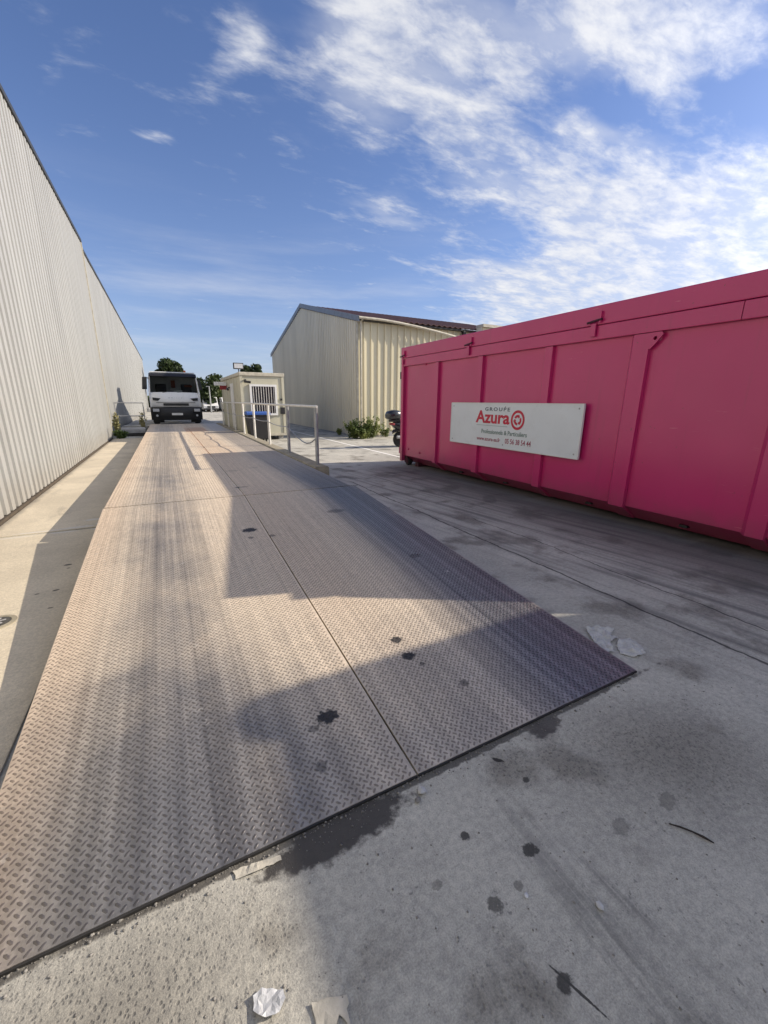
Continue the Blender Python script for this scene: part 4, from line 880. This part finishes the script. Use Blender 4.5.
# ================================================================== SCOOTER (rear end towards the left, half hidden by the container)
def scooter():
    s = thing('parked_scooter', (7.5, 12.6, 0), 'black parked scooter with top case half hidden behind the pink container', 'scooter')
    y = 12.6; x0 = 7.06      # rear wheel centre x
    def wheel(x): 
        w = MB().lathe([(.14, -.05), (.215, -.06), (.245, -.035), (.25, 0), (.245, .035), (.215, .06), (.14, .05)], (x, y, .25), 'y', 24).build('wheel', 'black_rubber', s, 40)
        MB().lathe([(.135, -.03), (.135, .03), (.04, .05)], (x, y, .25), 'y', 16).build('rim', 'galv', w, 40)
    wheel(x0); wheel(x0+1.36)
    def hull(name, secs, mat, n=14):
        mb = MB(); k0 = 0
        for (x, zc, hw, hh) in secs:
            for j in range(n):
                t = 2*math.pi*j/n; c, q = math.cos(t), math.sin(t)
                mb.v.append((x, y+hw*math.copysign(abs(c)**.75, c), zc+hh*math.copysign(abs(q)**.75, q)))
        for i in range(len(secs)-1):
            for j in range(n): mb.f.append((i*n+j, i*n+(j+1) % n, (i+1)*n+(j+1) % n, (i+1)*n+j))
        mb.f.append(tuple(range(n))[::-1]); mb.f.append(tuple((len(secs)-1)*n+j for j in range(n)))
        return mb.build(name, mat, s, 50)
    hull('rear_body', [(x0-.30, .72, .09, .05), (x0-.22, .70, .15, .10), (x0+.05, .64, .20, .16), (x0+.40, .56, .21, .22), (x0+.62, .45, .17, .18)], 'scoot_paint')
    hull('seat', [(x0-.18, .82, .10, .02), (x0-.05, .84, .15, .045), (x0+.25, .83, .16, .06), (x0+.5, .80, .14, .05), (x0+.62, .76, .08, .02)], 'black_plastic')
    hull('footboard', [(x0+.55, .34, .17, .07), (x0+.85, .32, .19, .06), (x0+1.05, .36, .18, .09)], 'black_plastic')
    hull('front_shield', [(x0+1.0, .62, .20, .30), (x0+1.10, .68, .24, .36), (x0+1.22, .72, .18, .32), (x0+1.34, .74, .08, .18)], 'scoot_paint')
    hull('mudguard', [(x0-.34, .42, .05, .03), (x0-.26, .50, .08, .05), (x0-.05, .55, .09, .05)], 'black_plastic')
    tcs = hull('top_case', [(x0-.52, .98, .14, .08), (x0-.47, 1.0, .20, .13), (x0-.30, 1.02, .235, .155), (x0-.10, 1.01, .225, .15), (x0-.02, 1.0, .15, .10)], 'scoot_paint')
    MB().box(x0-.40, x0-.02, y-.09, y+.09, .80, .865).build('rack', 'dark_metal', s)
    MB().box(x0-.345, x0-.27, y-.14, y+.14, .70, .765, .01).build('tail_light', 'red_fabric', s)
    MB().box(x0-.36, x0-.345, y-.09, y+.09, .36, .50).build('number_plate', 'white_pvc', s)
    MB().tube([(x0-.2, y-.17, .33), (x0+.05, y-.19, .33), (x0+.35, y-.16, .30)], .055, 10).build('exhaust', 'galv', s, 40)
    MB().tube([(x0+1.36, y, .25), (x0+1.22, y, .62), (x0+1.06, y, 1.0)], .03, 8).build('fork', 'dark_metal', s)
    MB().tube([(x0+1.0, y-.34, 1.04), (x0+1.08, y, 1.0), (x0+1.0, y+.34, 1.04)], .018, 8).build('handlebar', 'black_plastic', s)
    MB().add([(x0+1.20, y-.2, .98), (x0+1.20, y+.2, .98), (x0+1.02, y+.16, 1.38), (x0+1.02, y-.16, 1.38)], [(0, 1, 2, 3)]).build('windshield', 'lens', s)
    MB().tube([(x0+.55, y-.05, .30), (x0+.50, y-.16, .0)], .014, 6).build('side_stand', 'dark_metal', s)
    s.scale = (1.0, 1.0, 1.09); s.location.x += .14
scooter()

# ================================================================== VEGETATION
def leaves(centres, size, seed, flat=0.0, n_per=1):
    r = np.random.default_rng(seed); c = np.repeat(np.asarray(centres), n_per, 0); n = len(c)
    a = r.normal(size=(n, 3)); a /= np.linalg.norm(a, axis=1)[:, None]; b = r.normal(size=(n, 3)); b -= a*(a*b).sum(1)[:, None]; b /= np.linalg.norm(b, axis=1)[:, None]
    s = size*r.uniform(.6, 1.3, n)[:, None]
    V = np.stack([c-a*s, c-b*s*.5, c+a*s, c+b*s*.5], 1).reshape(-1, 3); F = np.arange(4*n).reshape(-1, 4); return V, F
def tree(name, loc, h, rx, rz, label, mat, seed, nl=2600, ls=.22, trunk_h=None):
    t = thing(name, loc, label, 'tree', 'trees behind the yard'); r = np.random.default_rng(seed); x, y, z = loc
    th = trunk_h or h-rz*1.3
    MB().tube([(x, y, z), (x+.1, y, z+th*.5), (x, y+.1, z+th), (x+.1, y, z+h-rz*.6)], [.26, .2, .15, .05], 8).build('trunk', 'bark', t, 60)
    cl = []; cz = z+h-rz
    for k in range(13):
        d = r.normal(size=3); d /= np.linalg.norm(d); q = r.uniform(.35, .80); c = np.array((x+d[0]*rx*q, y+d[1]*rx*q, cz+d[2]*rz*q)); cl.append((c, r.uniform(.30, .48)))
        if k < 6: MB().tube([(x, y, z+th*.8), tuple(.5*(np.array((x, y, z+th))+c)+np.array((0, 0, .15))), tuple(c)], [.09, .06, .025], 6).build('limb', 'bark', t)
    pts = []
    for c, q in cl:
        m = nl//13; d = r.normal(size=(m, 3)); d /= np.linalg.norm(d, axis=1)[:, None]; rad = r.uniform(.35, 1.0, m)**.5
        pts.append(c+d*rad[:, None]*np.array((rx*q, rx*q, rz*q))*1.15)
    V, F = leaves(np.concatenate(pts), ls, seed+1); np_mesh('crown', V, F, mat, t)
tree('broad_tree', (1.25, 66, 0), 7.3, 2.1, 1.75, 'broad dark tree rising right behind the truck roof', 'leaf_dark', 3, 2400, .26)
tree('broad_tree', (5.2, 62, 0), 5.2, 1.7, 2.3, 'dark leafy tree just right of the truck', 'leaf_dark', 5, 2400, .25)
tree('broad_tree', (6.9, 66, 0), 5.0, 1.9, 2.2, 'mid green tree between the truck and the cabin', 'leaf_mid', 6, 2400, .25)
tree('broad_tree', (8.7, 72, 0), 5.0, 2.0, 2.2, 'green tree whose crown meets the far end of the cabin roof', 'leaf_mid', 8, 2400, .27)
tree('broad_tree', (3.7, 76, 0), 5.4, 1.9, 2.3, 'dark tree behind the right mirror of the truck', 'leaf_dark', 9, 2000, .27)
tree('pine_tree', (12.1, 70, 0), 6.95, .85, .8, 'left one of two small round-topped trees above the cabin roof', 'leaf_dark', 10, 1200, .2)
tree('pine_tree', (13.55, 70, 0), 7.0, .95, .8, 'right one of two small round-topped trees above the cabin roof', 'leaf_dark', 12, 1200, .2)
# far hedge closing the view
hp = np.stack([rng.uniform(-60, 90, 26000), rng.uniform(95, 99, 26000), rng.uniform(.0, 1, 26000)**.8*4.0], 1); hp[:, 2] *= .7+.3*np.sin(hp[:, 0]*.7)+.25*np.sin(hp[:, 0]*.23+1)
V, F = leaves(hp, .45, 77); hd = np_mesh('hedge', V, F, 'leaf_dark', None, 'stuff'); tag(hd, 'far dark hedge of trees closing the yard', 'hedge')

def weed(name, loc, h, spread, nst, label, mat, seed, ls=.05, leaves_per=26, cat='weed'):
    t = thing(name, loc, label, cat); r = np.random.default_rng(seed); x, y, z = loc; st = MB(); pts = []
    for k in range(nst):
        a = r.uniform(0, 2*math.pi); d = r.uniform(.1, 1)*spread; hh = h*r.uniform(.5, 1)
        p0 = np.array((x+.25*d*math.cos(a), y+.25*d*math.sin(a), z)); p2 = np.array((x+d*math.cos(a), y+d*math.sin(a)*.7, z+hh)); p1 = .5*(p0+p2)+np.array((0, 0, hh*.12))
        st.tube([p0, p1, p2], [.008, .006, .002], 5)
        for q in r.uniform(.12, 1, leaves_per): pts.append((1-q)**2*p0+2*q*(1-q)*p1+q*q*p2+r.normal(size=3)*ls*.7)
    st.build('stems', mat, t); P = np.array(pts); P[:, 2] = np.maximum(P[:, 2], z+.03); V, F = leaves(P, ls, seed+1); np_mesh('foliage', V, F, mat, t)
weed('leafy_weed', (7.05, 16.30, 0), .75, .55, 30, 'tall green weed at the left of the warehouse corner', 'weed', 21, .06)
weed('leafy_weed', (7.75, 16.20, 0), .95, .65, 40, 'tallest green weed right of the warehouse corner downpipe', 'weed', 23, .06)
weed('leafy_weed', (7.38, 16.05, 0), .5, .5, 24, 'low green weed in front of the warehouse corner trim', 'weed', 24, .06)
weed('leafy_weed', (8.7, 16.55, 0), .5, .35, 10, 'low green weed at the foot of the cream wall', 'weed', 25, .05)
weed('leafy_weed', (7.2, 18.3, 0), .35, .25, 8, 'small weed at the foot of the shaded gable wall', 'weed', 26, .05)
weed('dry_weed', (-1.84, 20.25, 0), 1.05, .16, 14, 'tall pale dry weed against the end of the white wall', 'drygrass', 27, .055)
weed('leafy_weed', (-1.72, 19.75, .012), .32, .24, 12, 'low green weed at the end of the concrete strip', 'weed', 28, .06)
weed('dry_weed', (-0.98, 22.2, 0), .95, .22, 12, 'pale dry weed beyond the small railing', 'drygrass', 29, .055)

# ================================================================== FAR VEHICLES AND POLE
def van(cx, Y, label, mat='cab_white'):
    t = thing('parked_van', (cx, Y+2, 0), label, 'van', 'vans parked beyond the yard'); W = .92
    MB().prism([(Y, .35), (Y-.02, .85), (Y+.75, 1.12), (Y+1.35, 1.92), (Y+4.8, 1.95), (Y+4.9, .35)], cx-W, cx+W, 'x').build('body', mat, t)
    ws = MB().add([(cx-W+.10, Y+.80, 1.16), (cx+W-.10, Y+.80, 1.16), (cx+W-.16, Y+1.30, 1.85), (cx-W+.16, Y+1.30, 1.85), (cx-W+.10, Y+.86, 1.14), (cx+W-.10, Y+.86, 1.14), (cx+W-.16, Y+1.36, 1.83), (cx-W+.16, Y+1.36, 1.83)], [(0, 1, 2, 3), (0, 4, 5, 1), (1, 5, 6, 2), (2, 6, 7, 3), (3, 7, 4, 0)])
    for v in range(len(ws.v)): x, y, z = ws.v[v]; ws.v[v] = (x, y-.025, z+.012)
    ws.build('windscreen', 'glass', t)
    MB().box(cx-.5, cx+.5, Y-.05, Y-.015, .55, .78).build('grille', 'black_plastic', t); MB().box(cx-W-.01, cx+W+.01, Y-.09, Y-.001, .30, .50, .02).build('bumper', 'black_plastic', t)
    for s in (-1, 1):
        MB().box(cx+s*.72-.14, cx+s*.72+.14, Y-.04, Y+.0, .62, .80).build('headlight', 'lens', t)
        MB().box(cx+s*(W+.06)-.05, cx+s*(W+.06)+.05, Y+.95, Y+1.1, 1.15, 1.38).build('mirror', 'black_plastic', t)
        MB().box(cx+s*(W+.004)-.006, cx+s*(W+.004)+.006, Y+1.35, Y+2.2, 1.2, 1.75).build('side_window', 'glass', t)
        for yy in (.9, 4.0): MB().lathe([(.1, -.1), (.33, -.1), (.34, 0), (.33, .1), (.1, .1)], (cx+s*(W-.10), Y+yy, .34), 'x', 18).build('wheel', 'black_rubber', t, 40)
van(5.45, 60, 'white van parked far away just right of the truck'); van(8.0, 61, 'white van parked far away beside the cabin edge')
van(10.4, 62, 'white van parked far away mostly behind the cabin')
lp = thing('lamp_post', (5.05, 56, 0), 'thin pale lamp post behind the parked vans', 'lamp post')
MB().tube([(5.05, 56, 0), (5.05, 56, 1.8), (5.05, 56, 3.1)], [.09, .08, .06], 8).build('pole', 'galv', lp); MB().box(4.7, 5.15, 55.9, 56.1, 3.1, 3.18, .02).build('lamp_head', 'galv', lp)

# ================================================================== LITTER ON THE GROUND
def crumple(name, label, cat, c, outline, z0, amp, mat, seed, nsub=4):
    """thin crumpled sheet: outline polygon, ridged, with thickness"""
    r = random.Random(seed); bm = bmesh.new(); vs = [bm.verts.new((c[0]+p[0], c[1]+p[1], 0)) for p in outline]; bm.faces.new(vs)
    bmesh.ops.triangulate(bm, faces=bm.faces[:]); 
    for _ in range(nsub): bmesh.ops.subdivide_edges(bm, edges=[e for e in bm.edges if e.calc_length() > .018], cuts=1); bmesh.ops.triangulate(bm, faces=bm.faces[:])
    from mathutils import noise as mn
    for v in bm.verts:
        p = Vector((v.co.x*16+seed, v.co.y*16, seed)); p2 = Vector((v.co.x*42+seed, v.co.y*42, seed*2))
        v.co.z = z0+amp*(abs(mn.noise(p))*1.4+abs(mn.noise(p2))*.6); v.co.x += .006*mn.noise(p2*1.3); v.co.y += .006*mn.noise(p2*1.7+Vector((5, 0, 0)))
    g = bmesh.ops.extrude_face_region(bm, geom=bm.faces[:]); 
    for e in g['geom']:
        if isinstance(e, bmesh.types.BMVert): e.co.z += .0015
    bmesh.ops.recalc_face_normals(bm, faces=bm.faces[:])
    for v in bm.verts: v.co -= Vector((c[0], c[1], 0))
    me = bpy.data.meshes.new(name); bm.to_mesh(me); bm.free(); me.materials.append(MAT[mat])
    o = bpy.data.objects.new(name, me); o.location = (c[0], c[1], 0); col.objects.link(o); return tag(o, label, cat)
crumple('crumpled_wrapper', 'crumpled whitish wrapper lying at the bottom edge of the ground', 'wrapper', (0.062, 0.757), [(-.032, .029), (-.009, .035), (.038, .008), (.041, -.015), (.022, -.036), (-.022, -.025), (-.039, .002)], .002, .016, 'foil', 4)
crumple('cardboard_scrap', 'torn grey-beige cardboard scrap lying beside the crumpled wrapper', 'cardboard', (0.211, 0.662), [(-.046, .042), (-.031, .036), (-.025, .037), (.043, .015), (.045, -.003), (.033, -.009), (.027, -.05), (.009, -.013), (-.008, -.036), (-.048, -.015)], .002, .007, 'card', 9, 3)
crumple('torn_paper', 'larger torn grey paper sheet beside the right corner of the ramp', 'paper', (2.475, 1.461), [(-.021, .14), (.084, .131), (.162, .048), (.067, .012), (.093, -.028), (-.01, -.042), (-.095, -.122), (-.15, -.11), (-.124, -.022)], .002, .022, 'paper', 13)
crumple('torn_paper', 'smaller torn paper piece right of the larger torn sheet', 'paper', (2.52, 1.325), [(.028, .088), (.106, .062), (.086, -.019), (.028, -.088), (-.075, -.082), (-.115, -.015), (-.061, .046)], .002, .022, 'paper', 17)
crumple('plastic_strip', 'broken pale strip lying along the front edge of the ramp', 'strip', (0.106, 1.106), [(-.083, .026), (.014, .011), (.075, .002), (.074, -.016), (-.004, -.015), (-.075, -.009)], .002, .008, 'card', 23, 3)
tw = tag(MB().tube([(1.522, .541, .005), (1.543, .513, .009), (1.567, .484, .006), (1.582, .451, .008), (1.595, .425, .004)], [.002, .0035, .003, .0045, .002], 6).build('twig', 'wood', None, 60), 'thin dark twig lying on the concrete at right', 'twig')
def pebble_mesh(seed):
    r = random.Random(seed); bm = bmesh.new(); bmesh.ops.create_icosphere(bm, subdivisions=1, radius=1)
    for v in bm.verts: v.co *= r.uniform(.75, 1.15); v.co.z *= .6
    me = bpy.data.meshes.new('pebble'); bm.to_mesh(me); bm.free(); return me
pm = [pebble_mesh(i) for i in range(4)]
peb = [((1.045, .492), .013, 'small cream pebble on the concrete below the dark oil spot', 'paper'), ((.755, 1.085), .020, 'white lump of broken concrete at the seam of the ramp edge', 'paper'),
       ((.72, 1.06), .013, 'small grey lump beside the white lump at the ramp edge', 'stone'), ((.86, .62), .008, 'tiny white chip beside the dark oil spots', 'foil')]
for (c, r_, l, m_) in peb:
    me = pm[random.randrange(4)].copy(); me.materials.append(MAT[m_]); o = bpy.data.objects.new('pebble', me); o.scale = (r_, r_*1.2, r_); o.rotation_euler.z = random.random()*6; o.location = (*c, r_*.45); col.objects.link(o); tag(o, l, 'pebble', 'loose lumps on the yard')
# loose grit: too many to count
def grit_mesh(n, xr, yr, smin, smax, edge=False):
    r = np.random.default_rng(5 if edge else 6); tpl = np.array([(1, 0, 0), (0, 1, 0), (-1, 0, 0), (0, -1, 0), (0, 0, .8), (0, 0, -.4)]); T = np.array([(0, 1, 4), (1, 2, 4), (2, 3, 4), (3, 0, 4), (1, 0, 5), (2, 1, 5), (3, 2, 5), (0, 3, 5)])
    x = r.uniform(*xr, n); y = (RY0-np.abs(r.exponential(.022, n))-.004) if edge else r.uniform(*yr, n)
    s = smin*(smax/smin)**(r.uniform(0, 1, n)**2.2); a = r.uniform(0, 6.28, n); c, q = np.cos(a), np.sin(a); jit = r.uniform(.6, 1.3, (n, 6, 3)); t = tpl[None]*jit
    V = np.stack([x[:, None]+s[:, None]*(c[:, None]*t[..., 0]-q[:, None]*t[..., 1]), y[:, None]+s[:, None]*(q[:, None]*t[..., 0]+c[:, None]*t[..., 1]), s[:, None]*(t[..., 2]+.25)], -1).reshape(-1, 3)
    return V, (T[None]+6*np.arange(n)[:, None, None]).reshape(-1, 3)
V, F = grit_mesh(2600, (-1.2, 3.6), (-.2, 1.14), .001, .0055); tag(np_mesh('loose_grit', V, F, 'stone', None, 'stuff'), 'fine loose grit scattered over the near concrete', 'grit')
V, F = grit_mesh(800, (-.7, 2.3), None, .0015, .008, True); tag(np_mesh('edge_rubble', V, F, 'stone', None, 'stuff'), 'crumbled concrete bits along the front edge of the ramp', 'rubble')
